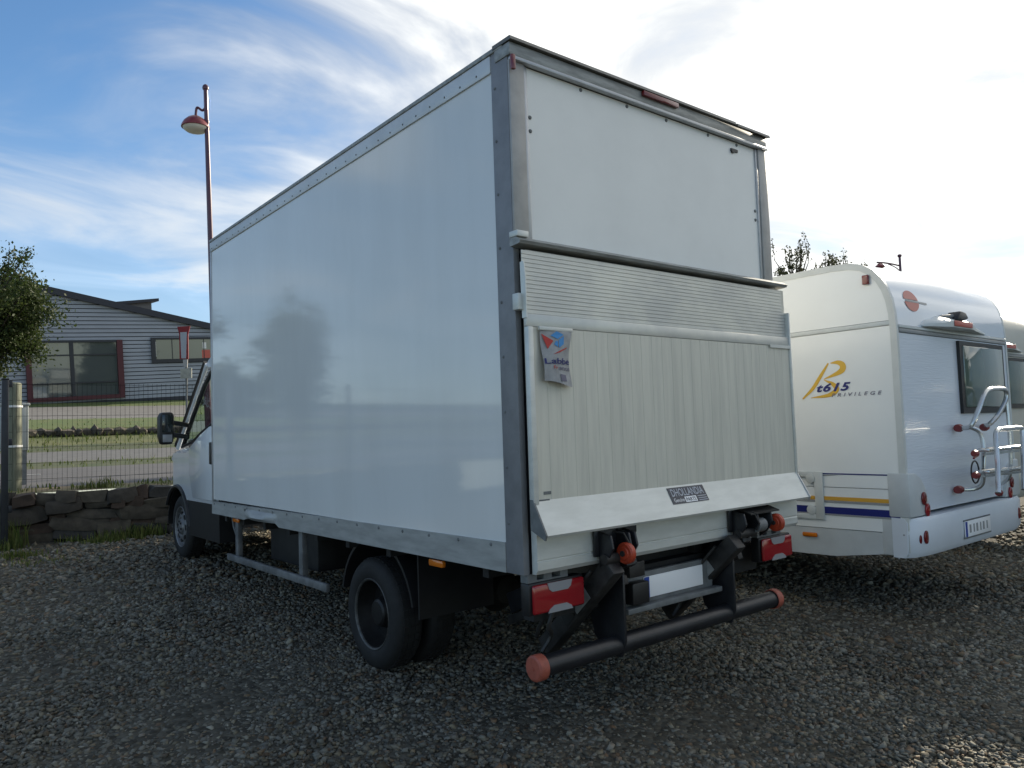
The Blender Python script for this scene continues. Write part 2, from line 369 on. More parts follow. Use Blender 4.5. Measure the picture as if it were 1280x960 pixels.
# ------------------------------------------------------------------ loose gravel stones (real geometry, one mass)
def loose_gravel():
    rs = np.random.RandomState(3)
    pts = []; az0 = math.atan2(cfw.x, cfw.y)
    for (r0, r1, dens, size) in ((2.2, 5.6, 2300, 0.0105), (5.6, 7.8, 1450, 0.0128), (7.8, 10.8, 680, 0.0168), (10.8, 15, 160, 0.025)):
        ha = R(47); area = ha * (r1 * r1 - r0 * r0); n = int(area * dens)
        a = az0 + (rs.rand(n) * 2 - 1) * ha; r = np.sqrt(rs.rand(n) * (r1 * r1 - r0 * r0) + r0 * r0)
        x = CAM.x + np.sin(a) * r; y = CAM.y + np.cos(a) * r
        pts.append(np.stack([x, y, size * np.exp(np.clip(rs.randn(n), -2, 2.0) * 0.36)], 1))
    P = np.concatenate(pts)
    s = (P[:, 0] - W0.x) * WN.x + (P[:, 1] - W0.y) * WN.y
    P = P[s < -0.12]; n = len(P)
    # eight-point chips: a distorted, flattened cuboid (12 triangles) looks like crushed stone
    ico = np.array([(-1,-1,-1),(1,-1,-1),(1,1,-1),(-1,1,-1),(-1,-1,1),(1,-1,1),(1,1,1),(-1,1,1)]) * 0.68
    fc = np.array([(0,2,1),(0,3,2),(4,5,6),(4,6,7),(0,1,5),(0,5,4),(1,2,6),(1,6,5),(2,3,7),(2,7,6),(3,0,4),(3,4,7)])
    V = ico[None] * (1 + 0.55 * (rs.rand(n, 8, 3) - .5) * 2)
    V *= np.stack([0.8 + rs.rand(n) * .75, 0.65 + rs.rand(n) * .45, 0.42 + rs.rand(n) * .35], 1)[:, None, :]
    th = rs.rand(n) * 6.283; tl = rs.randn(n) * 0.45
    c, s_ = np.cos(tl)[:, None], np.sin(tl)[:, None]
    V = np.stack([V[..., 0] * c - V[..., 2] * s_, V[..., 1], V[..., 0] * s_ + V[..., 2] * c], -1)
    c, s_ = np.cos(th)[:, None], np.sin(th)[:, None]
    V = np.stack([V[..., 0] * c - V[..., 1] * s_, V[..., 0] * s_ + V[..., 1] * c, V[..., 2]], -1)
    V *= P[:, 2][:, None, None]
    V[..., 0] += P[:, 0:1]; V[..., 1] += P[:, 1:2]; V[..., 2] += (SL * (P[:, 1:2] - Y0)) + P[:, 2:3] * 0.12
    me = bpy.data.meshes.new('loose_gravel'); me.vertices.add(n * 8); me.vertices.foreach_set('co', V.reshape(-1))
    F = (fc[None] + (np.arange(n) * 8)[:, None, None]).reshape(-1)
    me.loops.add(len(F)); me.loops.foreach_set('vertex_index', F.astype(np.int32))
    me.polygons.add(n * 12); me.polygons.foreach_set('loop_start', np.arange(0, n * 36, 3, dtype=np.int32))
    me.update(calc_edges=True)
    at = me.attributes.new('tone', 'FLOAT', 'POINT'); at.data.foreach_set('value', np.repeat(rs.rand(n), 8).astype(np.float32))
    at = me.attributes.new('hue', 'FLOAT', 'POINT'); at.data.foreach_set('value', np.repeat(rs.rand(n), 8).astype(np.float32))
    ma = bpy.data.materials.new('gravel_stone'); ma.use_nodes = True; t = ma.node_tree; b = t.nodes['Principled BSDF']; b.inputs['Roughness'].default_value = 0.85; b.inputs['Specular IOR Level'].default_value = 0.3
    a1 = N(t, 'ShaderNodeAttribute', attribute_name='tone'); a2 = N(t, 'ShaderNodeAttribute', attribute_name='hue')
    cr = N(t, 'ShaderNodeValToRGB'); e = cr.color_ramp.elements
    e[0].position = 0; e[0].color = (0.142, 0.137, 0.115, 1); e[1].position = 1; e[1].color = (0.205, 0.188, 0.138, 1)
    for p_, c_ in ((0.45, (0.165, 0.156, 0.124, 1)), (0.72, (0.175, 0.147, 0.095, 1)), (0.82, (0.15, 0.095, 0.055, 1)), (0.88, (0.225, 0.212, 0.175, 1))):
        q = e.new(p_); q.color = c_
    t.links.new(a2.outputs['Fac'], cr.inputs[0])
    mr = N(t, 'ShaderNodeMapRange'); t.links.new(a1.outputs['Fac'], mr.inputs[0]); mr.inputs[3].default_value = 0.50; mr.inputs[4].default_value = 1.35
    g = N(t, 'ShaderNodeNewGeometry'); nz = N(t, 'ShaderNodeTexNoise', i_Scale=1.1, i_Detail=5.0); t.links.new(g.outputs['Position'], nz.inputs['Vector'])
    mul = MATH(t, 'MULTIPLY', mr.outputs[0], SMOOTH(t, nz.outputs[0], 0.35, 0.70, 1.08, 0.84))
    vm = N(t, 'ShaderNodeVectorMath', operation='SCALE'); t.links.new(cr.outputs[0], vm.inputs[0]); t.links.new(mul, vm.inputs['Scale']); t.links.new(vm.outputs[0], b.inputs['Base Color'])
    me.materials.append(ma)
    o = bpy.data.objects.new('loose_gravel', me); col.objects.link(o)
    tag(o, 'loose grey and brown gravel stones covering the yard', 'gravel', kind='stuff')
loose_gravel()

# ------------------------------------------------------------------ stone wall
STONE = [mat('wall_stone_%d' % i, c, 0.9, var=0.4, vscale=9, bump=0.5, bscale=22) for i, c in enumerate([(0.075,0.063,0.047),(0.055,0.047,0.037),(0.09,0.075,0.054),(0.07,0.046,0.032),(0.048,0.045,0.04)])]
MORT = mat('wall_core', (0.03, 0.026, 0.022), 0.95, var=0.4, vscale=10)
def stone_mesh(k):
    bm = bmesh.new(); bmesh.ops.create_cube(bm, size=1.0)
    bmesh.ops.subdivide_edges(bm, edges=bm.edges, cuts=1, use_grid_fill=True)
    r = random.Random(k)
    for v in bm.verts:
        q = v.co.copy(); v.co = q * (0.72 + 0.28 * 0.5 / max(1e-6, q.length) ) if False else q.lerp(q.normalized() * 0.56, 0.33)
        v.co += Vector((r.uniform(-.07, .07), r.uniform(-.07, .07), r.uniform(-.07, .07)))
    me = bpy.data.meshes.new('stone'); bm.to_mesh(me); bm.free()
    me.polygons.foreach_set('use_smooth', [True] * len(me.polygons)); me.set_sharp_from_angle(angle=R(38))
    me.materials.append(STONE[k % len(STONE)]); return me
SM = [stone_mesh(k) for k in range(15)]
wc = wpt(1.5, 0.15, 0.0)
wall = thing('dry_stone_wall', (wc.x, wc.y, lot(wc.x, wc.y)), 'low dry stone wall of brown and grey stones below the wire fence', 'wall')
ang = math.atan2(WD.y, WD.x)
mb = MB(); A = wpt(-5, 0.10); B_ = wpt(7, 0.10)
mb.prism([Vector((p.x, p.y, lot(p.x, p.y) - 0.1)) for p in (wpt(-5, 0.09), wpt(7, 0.09), wpt(7, 0.32), wpt(-5, 0.32))], (0, 0, 0.62)).build('core', MORT, wall)
tt_rows = [(0.0, 0.15), (0.14, 0.12), (0.25, 0.13), (0.37, 0.11), (0.47, 0.13)]
for ri, (zb, hh) in enumerate(tt_rows):
    tcur = -5 + rnd.random() * 0.3
    while tcur < 6.8:
        w = rnd.choice((0.2, 0.3, 0.42, 0.58)) * rnd.uniform(0.8, 1.2) * (0.8 if ri == 4 else 1); h = hh * rnd.uniform(0.8, 1.5)
        p = wpt(tcur + w / 2, 0.12 + rnd.uniform(-0.07, 0.04)); z = lot(p.x, p.y) + zb + hh / 2 + rnd.uniform(-0.012, 0.012)
        o = bpy.data.objects.new('stone', rnd.choice(SM)); col.objects.link(o); o.parent = wall
        o.location = Vector((p.x, p.y, z)) - wall.location
        o.rotation_euler = (rnd.uniform(-.16, .16), rnd.uniform(-.13, .13), ang + rnd.uniform(-.2, .2)); o.scale = (w * 1.03, rnd.uniform(0.26, 0.34), h * 1.12)
        tcur += w * 0.97

# ------------------------------------------------------------------ wire fence, posts, cabinet
WIRE = mat('dark_fence_wire', (0.010, 0.012, 0.011), 0.9, 0.0, spec=0.1)
fc_ = wpt(1.5, 0.2, 0.85)
fence = thing('wire_fence', fc_, 'dark green welded wire fence standing on the stone wall', 'fence')
def fz(t_): p = wpt(t_, 0.2); return lot(p.x, p.y)
def panel(t0, t1):
    mb = MB(); n = int((t1 - t0) / 0.055)
    for i in range(n + 1):
        t_ = t0 + (t1 - t0) * i / n; p = wpt(t_, 0.2); z = fz(t_); mb.tube([(p.x, p.y, z + 0.56), (p.x, p.y, z + 2.0)], 0.0021, 4, caps=False)
    for k in range(8):
        z = 0.58 + k * 0.2; a = wpt(t0, 0.205); b = wpt(t1, 0.205)
        mb.tube([(a.x, a.y, fz(t0) + z), (b.x, b.y, fz(t1) + z)], 0.0028, 4, caps=False)
    o = mb.build('wire_mesh', WIRE, fence, smooth=0); o['kind'] = 'stuff'
for a, b in ((-5.0, -2.55), (-2.5, -0.02), (0.02, 2.46), (2.54, 4.96)): panel(a, b)
for t_ in (-2.52, 2.5):
    p = wpt(t_, 0.24); BOX('post', WIRE, fence, p.x - .025, p.x + .025, p.y - .025, p.y + .025, fz(t_) + 0.4, fz(t_) + 2.06, bevel=0.006)
DPOST = mat('dark_steel_post', (0.02, 0.023, 0.028), 0.45, var=0.3, vscale=12)
p = D(5, 668, 9.0); q = D(5, 474, 9.0)
ob = thing('steel_post', (p.x, p.y, lot(p.x, p.y)), 'dark square steel post in front of the stone wall', 'post')
BOX('shaft', DPOST, ob, p.x - .036, p.x + .036, p.y - .036, p.y + .036, lot(p.x, p.y) - .05, q.z, bevel=0.006)
BOX('cap', DPOST, ob, p.x - .041, p.x + .041, p.y - .041, p.y + .041, q.z + .001, q.z + .018, bevel=0.006)
for zz in (0.45, 1.25, 1.95): BOX('hinge', DPOST, ob, p.x + .034, p.x + .075, p.y - .02, p.y + .02, p.z + zz - 0.2, p.z + zz - 0.12, bevel=0.005)
WOODP = mat('weathered_pole', (0.20, 0.21, 0.15), 0.85, var=0.4, vscale=6, stretch=(6, 6, 0.6), bump=0.3, bscale=25)
BAND = mat('white_band', (0.72, 0.72, 0.70), 0.5)
p = D(16.5, 617, 9.9); q = D(15.5, 478, 9.9)
ob = thing('round_pole', (p.x, p.y, 0.85), 'pale weathered round wooden pole with two white bands behind the fence', 'pole')
MB().lathe([(0.001, .3)] + [(0.098, .3), (0.094, q.z * .5 + .45), (0.088, q.z - 0.015), (0.075, q.z), (0.001, q.z + .008)], (p.x, p.y, 0), 'z', 20).build('shaft', WOODP, ob)
for v_ in (508, 558):
    zz = D(15, v_, 9.9).z; MB().lathe([(0.094, zz - .014), (0.100, zz - .013), (0.100, zz + .013), (0.094, zz + .014)], (p.x, p.y, 0), 'z', 20).build('band', BAND, ob)
CABI = mat('cabinet_grey', (0.36, 0.38, 0.36), 0.5, var=0.15, vscale=5)
p = D(27, 563, 11.0); q = D(27, 505, 11.0)
ob = thing('utility_cabinet', (p.x, p.y, upper(2)), 'pale grey utility cabinet standing behind the round wooden pole', 'cabinet')
BOX('housing', CABI, ob, p.x - .26, p.x + .075, p.y - .1, p.y + .12, p.z, q.z - .03, bevel=0.012)
BOX('lid', CABI, ob, p.x - .28, p.x + .09, p.y - .12, p.y + .14, q.z - .029, q.z + .012, bevel=0.012)
BOX('door', CABI, ob, p.x - .235, p.x + .05, p.y - .108, p.y - .1002, p.z + .04, q.z - .07, bevel=0.003)
BOX('plinth', GREYP, ob, p.x - .24, p.x + .055, p.y - .08, p.y + .1, 0.93, p.z - .001)

# ------------------------------------------------------------------ the box truck
TR = thing('box_truck', (1.1, 2.8, 0), 'white box truck with folded aluminium tail lift parked on gravel', 'truck')
RAY = 1.65                                     # rear axle
# cargo box
BOX('side_panel', WHITE, TR, 0.004, 0.035, 0.125, 4.585, 0.945, 3.315)
BOX('side_panel', WHITE, TR, 2.175, 2.206, 0.125, 4.585, 0.945, 3.315)
BOX('front_wall', WHITE, TR, 0.036, 2.174, 4.55, 4.58, 0.83, 3.37)
BOX('roof_panel', WHITE, TR, 0.02, 2.19, 0.10, 4.56, 3.375, 3.395)
BOX('cargo_floor', CHAS, TR, 0.04, 2.17, 0.07, 4.545, 0.83, 0.93)
for X0, X1 in ((-0.003, 0.034), (2.176, 2.213)):
    BOX('corner_trim', ALUD, TR, X0, X1, 0.001, 0.134, 0.812, 3.395, bevel=0.004)
for sx, (xa, xb) in ((-1, (-0.006, 0.03)), (1, (2.18, 2.216))):
    rail = BOX('roof_rail', RAIL, TR, xa, xb, 0.136, 4.60, 3.302, 3.392, bevel=0.004)
    MB().box(xa - .006 * (sx < 0), xb + .006 * (sx > 0), 0.03, 4.605, 3.393, 3.418).build('rail_cap', HEAD, rail, bevel=0.006)
    mb = MB()
    for i in range(30):
        y = 0.25 + i * 0.148; x = xa if sx < 0 else xb
        mb.lathe([(0.0062, 0), (0.005, 0.003 * sx), (0.001, 0.004 * sx)], (x, y, 3.328), 'x', 8)
    o = mb.build('rivets', GREYP, rail); o['kind'] = 'stuff'
# lower rail with the recessed, bent cut-out
pts = [(0.135, 0.812), (2.98, 0.806)] + [(3.06, 0.835), (3.2, 0.862), (3.45, 0.868), (3.62, 0.84), (3.74, 0.812)] + [(4.60, 0.812), (4.60, 0.925), (0.135, 0.957)]
lr = MB().prism([(-0.005, y, z) for y, z in pts], (0.03, 0, 0)).build('lower_rail', SKIRT, TR)
MB().prism([(2.185, y, z) for y, z in pts], (0.03, 0, 0)).build('lower_rail', SKIRT, TR)
mb = MB(); W = 7; rowsb = []
for i in range(13):
    y = 3.02 + i * 0.06; k = math.sin(math.pi * i / 12)
    for (x, z) in ((-0.005 - 0.0 * k, 0.905), (-0.005 - 0.03 * k, 0.88), (-0.005 - 0.045 * k, 0.852), (-0.0 - 0.02 * k, 0.832 - .006 * k), (0.012, 0.84)): mb.v.append(Vector((x, y, z)))
for i in range(12):
    for j in range(4): mb.f.append((i * 5 + j, i * 5 + j + 1, (i + 1) * 5 + j + 1, (i + 1) * 5 + j))
mb.build('filler_bulge', SKIRT, lr, smooth=60)
mb = MB()
for i in range(16): mb.lathe([(0.010, 0), (0.008, -0.004), (0.001, -0.006)], (-0.005, 0.25 + i * 0.285, 0.9375 - 0.0072 * i * .285), 'x', 8)
o = mb.build('rivets', GREYP, lr); o['kind'] = 'stuff'
BOX('front_edge_trim', ALU, TR, -0.004, 0.03, 4.575, 4.603, 0.926, 3.301, bevel=0.004)
BOX('front_edge_trim', ALU, TR, 2.18, 2.214, 4.575, 4.603, 0.926, 3.301, bevel=0.004)
mb = MB()
for i in range(9): mb.lathe([(0.008, 0), (0.007, -0.003), (0.001, -0.0045)], (-0.003, 0.105, 1.05 + i * 0.27), 'x', 8)
o = mb.build('rivets', GREYP, TR); o['kind'] = 'stuff'
# rear frame and header
BOX('rear_post', TAN, TR, -0.002, 0.092, -0.014, 0.0, 2.405, 3.318, bevel=0.003); BOX('shade_dark_rear_post', BSTEEL, TR, 0.036, 0.092, 0.004, 0.06, 0.815, 2.40)  # lower posts blackened: shadow beside the lift platform put into their colour
BOX('rear_post', TAN, TR, 2.118, 2.212, -0.014, 0.0, 2.405, 3.318, bevel=0.003); BOX('shade_dark_rear_post', BSTEEL, TR, 2.118, 2.174, 0.004, 0.06, 0.815, 2.40)
for xa, xb in ((0.093, 0.117), (2.094, 2.117)): BOX('door_channel', ALU, TR, xa, xb, -0.006, 0.03, 2.40, 3.312, bevel=0.003)
hd = BOX('header', HEAD, TR, -0.010, 2.200, -0.028, 0.095, 3.335, 3.40, bevel=0.006)
MB().box(0.0, 2.21, -0.034, 0.0, 3.3135, 3.334).build('header_moulding', ALU, hd, bevel=0.006)
MB().prism([(-0.016, -0.048, 3.402), (-0.016, 0.10, 3.402), (-0.016, 0.10, 3.422), (-0.016, -0.04, 3.422)], (1.856, 0, 0)).build('roof_lip', LIPM, hd)
MB().prism([(1.843, -0.056, 3.392), (1.843, -0.03, 3.399), (1.843, 0.10, 3.4005), (1.843, 0.10, 3.426), (1.843, -0.05, 3.410)], (0.362, 0, 0)).build('roof_lip', LIPM, hd)
MB().box(0.95, 1.26, -0.050, -0.0285, 3.368, 3.396).build('brake_light', MARO, hd, bevel=0.004)
MB().box(-0.010, 0.014, -0.047, -0.0285, 3.255, 3.33).build('marker_light', MARO, hd, bevel=0.004)
# upper door
up = BOX('upper_door', DOORW, TR, 0.1175, 2.0935, 0.004, 0.03, 2.40, 3.3125)
mb = MB()
for (x, z) in ((0.135, 2.99), (0.135, 3.06), (2.072, 2.83), (2.072, 2.89), (0.5, 3.297), (0.86, 3.297), (1.2, 3.297), (1.6, 3.297), (1.9, 3.297)): mb.lathe([(0.011, 0), (0.009, -0.005), (0.001, -0.007)], (x, 0.004, z), 'y', 8)
o = mb.build('rivets', GREYP, up); o['kind'] = 'stuff'
BOX('door_catch', BLACK, up, 1.83, 1.90, -0.006, 0.0035, 3.245, 3.262); BOX('door_catch', BLACK, up, 1.835, 1.86, -0.009, 0.0032, 3.235, 3.244)
MB().prism([(-0.035, -0.012, 2.378), (-0.035, -0.085, 2.384), (-0.035, -0.092, 2.398), (-0.035, -0.06, 2.419), (-0.035, -0.012, 2.419)], (2.29, 0, 0)).build('bottom_rail', HEAD, up)
BOX('rail_end', ALUW, up, -0.038, 0.035, -0.075, -0.0125, 2.42, 2.45, bevel=0.004)
BOX('latch_block', ALUW, TR, -0.032, 0.012, -0.06, -0.013, 2.07, 2.15, bevel=0.005)

# tail lift platform
PLT = BOX('tail_lift_platform', ALUL, TR, 0.03, 2.262, -0.052, -0.02, 1.10, 2.365)
ytop = [2.362 - i * 0.0205 for i in range(15)]
for i, z in enumerate(ytop):
    o = MB().prism([(0.0, -0.0525, z), (0.0, -0.0555, z - 0.0015), (0.0, -0.0555, z - 0.0185), (0.0, -0.0525, z - 0.0202)], (2.228 if i < 7 else 2.276, 0, 0)).build('rib', ALUR, PLT)
BOX('top_band', ALUR, PLT, 0.002, 2.276, -0.0735, -0.0525, 1.9905, 2.052, bevel=0.003)
x = 0.038; w = 2.222 / 26
pl_me = None
for i in range(26):
    mb = MB(); xa = x + i * w + 0.0004; xb = x + (i + 1) * w - 0.0004
    mb.prism([(xa, -0.0525, 1.155), (xa, -0.0698, 1.155), (xa + .0018, -0.0705, 1.155), (xb - .0018, -0.0705, 1.155), (xb, -0.0698, 1.155), (xb, -0.0525, 1.155)], (0, 0, 0.834))
    mb.tone = [rnd.random()] * len(mb.v)
    mb.build('plank', ALUL, PLT, smooth=20)
for xa, xb in ((0.004, 0.0365), (2.2615, 2.276)): BOX('edge_rail', ALUW, PLT, xa, xb, -0.082, -0.0525, 1.13, 1.9895 if xa < 1 else 2.215, bevel=0.003)
MB().prism([(-0.004, -0.08, 2.30), (-0.004, -0.0525, 2.30), (0.0, -0.0525, 2.03), (0.0, -0.085, 2.03), (0.0, -0.085, 2.22)], (-0.006, 0, 0)).build('end_plate', ALUW, PLT)
BOX('slot_plate', GREYP, PLT, 0.075, 0.12, -0.0735, -0.0708, 1.19, 1.205); BOX('slot_plate', GREYP, PLT, 0.045, 0.11, -0.0735, -0.0708, 1.16, 1.1685)
BOX('top_hook', ALUW, PLT, 2.03, 2.26, -0.082, -0.0785, 1.975, 1.995)
# ramp lip
LIP = MB().prism([(0.012, -0.0715, 1.165), (0.012, -0.155, 1.01), (0.012, -0.148, 0.998), (0.012, -0.0525, 1.04), (0.012, -0.0525, 1.165)], (2.255, 0, 0)).build('ramp_lip', ALUW, PLT)
for xa in (0.002, 2.2675): MB().prism([(xa, -0.0735, 1.172), (xa, -0.162, 1.012), (xa, -0.152, 0.988), (xa, -0.053, 1.03), (xa, -0.053, 1.172)], (0.0095, 0, 0)).build('lip_end', GREYP if xa < 1 else ALU, LIP)
dn = Vector((0, -0.0835, -0.155)).normalized(); nn = Vector((0, -0.155, 0.0835)).normalized()
def lp(x, d, h=0.0): return Vector((x, -0.0715, 1.165)) + dn * d + nn * h
NP = MB().prism([lp(0.955, 0.012, .0005), lp(1.265, 0.012, .0005), lp(1.265, 0.108, .0005), lp(0.955, 0.108, .0005)], nn * 0.003).build('name_plate', PLQ, LIP)
text('lettering', 'DHOLLANDIA', PLQT, NP, lp(0.972, 0.064, .0045), (1, 0, 0), -dn, 0.062, 0.0, width=0.276, bold=0.01)
text('lettering', 'Genuine', PLATE, NP, lp(0.972, 0.098, .0045), (1, 0, 0), -dn, 0.032, 0.0, width=0.085)
MB().prism([lp(1.065, 0.072, .0038), lp(1.165, 0.072, .0038), lp(1.165, 0.104, .0038), lp(1.065, 0.104, .0038)], nn * 0.001).build('plate_patch', PLATE, NP)
text('lettering', 'PARTS', PLQ, NP, lp(1.072, 0.099, .0055), (1, 0, 0), -dn, 0.03, 0.0, width=0.085, bold=0.02)
for d_ in (0.074, 0.087, 0.099): MB().prism([lp(1.18, d_, .0038), lp(1.255, d_, .0038), lp(1.255, d_ + .004, .0038), lp(1.18, d_ + .004, .0038)], nn * 0.001).build('fine_print', PLQT, NP)
# hanging flag
fl = MB(); nu, nv = 10, 14
def flagp(a, b):   # a across, b down
    xw = 0.068 + (0.004 + 0.012 * b) + (0.205 - 0.022 * b - 0.012 * math.sin(3.1 * b)) * a
    y = -0.086 - 0.028 * math.sin(math.pi * a) * (0.35 + 0.65 * b) - 0.014 * b * (1 - a) + 0.006 * math.sin(7 * b + 4 * a)
    return Vector((xw, y, 1.972 - 0.262 * b + 0.012 * a - 0.02 * (b ** 3) * math.cos(math.pi * a) * -1))
for j in range(nv + 1):
    for i in range(nu + 1): fl.v.append(flagp(i / nu, j / nv))
for j in range(nv):
    for i in range(nu): fl.f.append((j * (nu + 1) + i, j * (nu + 1) + i + 1, (j + 1) * (nu + 1) + i + 1, (j + 1) * (nu + 1) + i))
FL = fl.build('warning_flag', FLAG, PLT, smooth=80)
MB().box(0.066, 0.283, -0.094, -0.079, 1.974, 1.992).build('clamp_strip', ALUW, FL, bevel=0.002)
def fdecal(name, poly, ma):
    c = MB(); n = 4
    # polygon given in flag coordinates; laid just in front of the cloth
    P = [flagp(a, b) + Vector((0, -0.0035, 0)) for a, b in poly]; c.add(P, [tuple(range(len(P)))]); c.build(name, ma, FL, smooth=0)
fdecal('printed_triangle', [(0.03, 0.06), (0.36, 0.20), (0.16, 0.35)], INKR)
fdecal('printed_cube_face', [(0.30, 0.10), (0.50, 0.02), (0.70, 0.09), (0.50, 0.17)], INKB)
fdecal('printed_cube_face', [(0.52, 0.19), (0.71, 0.11), (0.68, 0.27), (0.50, 0.34)], INKB)
fdecal('printed_cube_face', [(0.36, 0.27), (0.44, 0.20), (0.49, 0.22), (0.47, 0.32)], INKB)
fdecal('printed_stroke', [(0.28, 0.46), (0.52, 0.39), (0.82, 0.33), (0.82, 0.35), (0.52, 0.42)], INKR)
def ftext(s, a0, a1, b, size, ma):
    cu = bpy.data.curves.new('t', 'FONT'); cu.body = s; cu.resolution_u = 3; cu.offset = 0.012; to = bpy.data.objects.new('t', cu); me0 = bpy.data.meshes.new_from_object(to)
    xs = [v.co.x for v in me0.vertices]; k = (a1 - a0) / (max(xs) - min(xs)); c = MB()
    c.add([flagp(a0 + (v.co.x - min(xs)) * k, b - v.co.y * size) + Vector((0, -0.004, 0)) for v in me0.vertices], [tuple(p.vertices) for p in me0.polygons])
    bpy.data.objects.remove(to); bpy.data.meshes.remove(me0); c.build('lettering', ma, FL, smooth=0)
ftext('Labbe', 0.02, 0.99, 0.635, 0.155, INKD)
ftext('Fr', 0.28, 0.42, 0.735, 0.09, INKR); ftext('ance', 0.47, 0.97, 0.745, 0.12, INKG)
fdecal('printed_smudge', [(0.5, 0.82), (0.72, 0.82), (0.72, 0.93), (0.5, 0.95)], INKG)

# apron below the platform
AP = MB().prism([(0.04, -0.010, 1.02), (0.04, -0.050, 1.02), (0.04, -0.050, 0.885), (0.04, -0.043, 0.878), (0.04, -0.050, 0.871), (0.04, -0.050, 0.835), (0.04, -0.036, 0.815), (0.04, -0.010, 0.815)], (2.25, 0, 0)).build('lower_platform_section', ALUW, TR)
# hinge brackets with orange rollers
def bracket(xa, xb, mirror):
    bk = MB().prism([(xa, -0.056, 0.985), (xb, -0.056, 0.985), (xb, -0.056, 0.95), (xb - .10, -0.056, 0.84), (xa, -0.056, 0.855)], (0, -0.012, 0)).build('hinge_bracket', BSTEEL, TR, bevel=0.003)
    for xx in (xa + 0.03, xa + 0.16, xb - 0.11):
        MB().prism([(xx, -0.068, 0.98), (xx, -0.15, 0.965), (xx, -0.165, 0.90), (xx, -0.12, 0.835), (xx, -0.068, 0.80)], (0.014, 0, 0)).build('cheek_plate', BSTEEL, bk, bevel=0.003)
    xr = 0.535 if not mirror else 1.872
    rl = MB().lathe([(0.001, -.024), (0.03, -.024), (0.034, -.02), (0.048, -.02), (0.054, -.012), (0.054, .012), (0.048, .02), (0.034, .02), (0.03, .024), (0.001, .024)], (xr, -0.155, 0.868 if not mirror else 0.886), 'x', 22).build('roller', ORNG, bk)
    MB().lathe([(0.001, -.034), (0.014, -.034), (0.014, .034), (0.001, .034)], (xr, -0.155, 0.868 if not mirror else 0.886), 'x', 10).build('roller_pin', GREASE, rl)
    MB().tube([(xa + .10, -0.10, 0.975), (xa + .12, -0.155, 0.97), (xa + .155, -0.17, 0.90), (xa + .15, -0.15, 0.86)], 0.006, 6).build('spring_wire', GREASE, bk)
    MB().lathe([(0.001, -.11), (0.026, -.11), (0.026, .05), (0.001, .05)], (xa + 0.13, -0.11, 0.845), 'x', 12).build('pivot_shaft', GREASE, bk)
    return bk
bracket(0.40, 0.715, False); bkr = bracket(1.52, 1.93, True)
MB().prism([(1.60, -0.07, 0.985), (1.90, -0.07, 0.985), (1.90, -0.165, 0.955), (1.60, -0.165, 0.955)], (0, 0, 0.008)).build('cover_plate', GREASE, bkr)
MB().lathe([(0.001, -.05), (0.042, -.05), (0.042, .03), (0.001, .03)], (1.73, -0.13, 0.885), 'x', 14).build('pivot_sleeve', GREYP, bkr)
# lift arms running forward under the box
def arm(xc):
    a = MB().bar((xc, -0.06, 0.84), (xc, 0.92, 0.44), 0.085, 0.12).build('lift_arm', BSTEEL, TR, bevel=0.008)
    MB().tube([(xc - .085, 0.05, 0.715), (xc - .085, 0.55, 0.52)], 0.04, 12).build('lift_cylinder', GREASE, a)
    MB().tube([(xc - .085, -0.02, 0.745), (xc - .085, 0.06, 0.713)], 0.024, 10).build('cylinder_rod', GREASE, a)
    MB().bar((xc, -0.02, 0.70), (xc, 0.95, 0.33), 0.05, 0.05).build('lower_link', GREASE, a, bevel=0.006)
arm(0.66); arm(1.68)
for xc in (0.475, 1.50):
    fa = MB().bar((xc, -0.13, 0.815), (xc, 0.40, 0.315), 0.085, 0.10).build('folding_arm', GREASE, TR, bevel=0.01)
    fd = Vector((0, 0.53, -0.50)).normalized(); fu = Vector((0, -0.50, -0.53)).normalized() * -1
    for k0, k1, ma in ((0.22, 0.36, SKIRT), (0.38, 0.47, CHAS)):
        a_ = Vector((xc - 0.0435, -0.13, 0.815)) + fd * k0; b_ = Vector((xc - 0.0435, -0.13, 0.815)) + fd * k1
        MB().prism([a_ - fu * .035, b_ - fu * .035, b_ + fu * .03, a_ + fu * .03], (-0.003, 0, 0)).build('arm_label', ma, fa, smooth=0)
    MB().tube(smooth_path([(xc - .06, -0.02, 0.78), (xc - .10, 0.08, 0.66), (xc - .16, 0.16, 0.62), (xc - .2, 0.22, 0.50), (xc - .16, 0.3, 0.42)], 5), 0.011, 6).build('hydraulic_hose', GREASE, fa)
    MB().tube(smooth_path([(xc - .22, 0.08, 0.62), (xc - .25, 0.10, 0.52), (xc - .2, 0.14, 0.46), (xc - .24, 0.17, 0.38)], 5), 0.012, 6).build('hydraulic_hose', GREASE, fa)
for xa in (0.600, 1.545):
    MB().prism([(xa, -0.062, 0.74), (xa, -0.062, 0.40), (xa, -0.03, 0.315), (xa, 0.06, 0.312), (xa, 0.16, 0.40), (xa, 0.22, 0.66), (xa, 0.06, 0.80), (xa, -0.03, 0.80)], (0.016, 0, 0)).build('bumper_bracket', BSTEEL, TR, bevel=0.003)
UB = MB().tube([(0.045, 0.0, 0.375), (2.06, 0.0, 0.375)], 0.050, 28).build('underrun_bar', BSTEEL, TR)
for xa, sx in ((0.045, -1), (2.06, 1)):
    MB().lathe([(0.0561, -.045 * sx), (0.061, -.04 * sx), (0.062, .0 * sx), (0.060, .008 * sx), (0.05, .014 * sx), (0.009, .014 * sx), (0.008, .018 * sx), (0.001, .018 * sx)], (xa, 0, 0.375), 'x', 28).build('end_cap', SALM, UB)
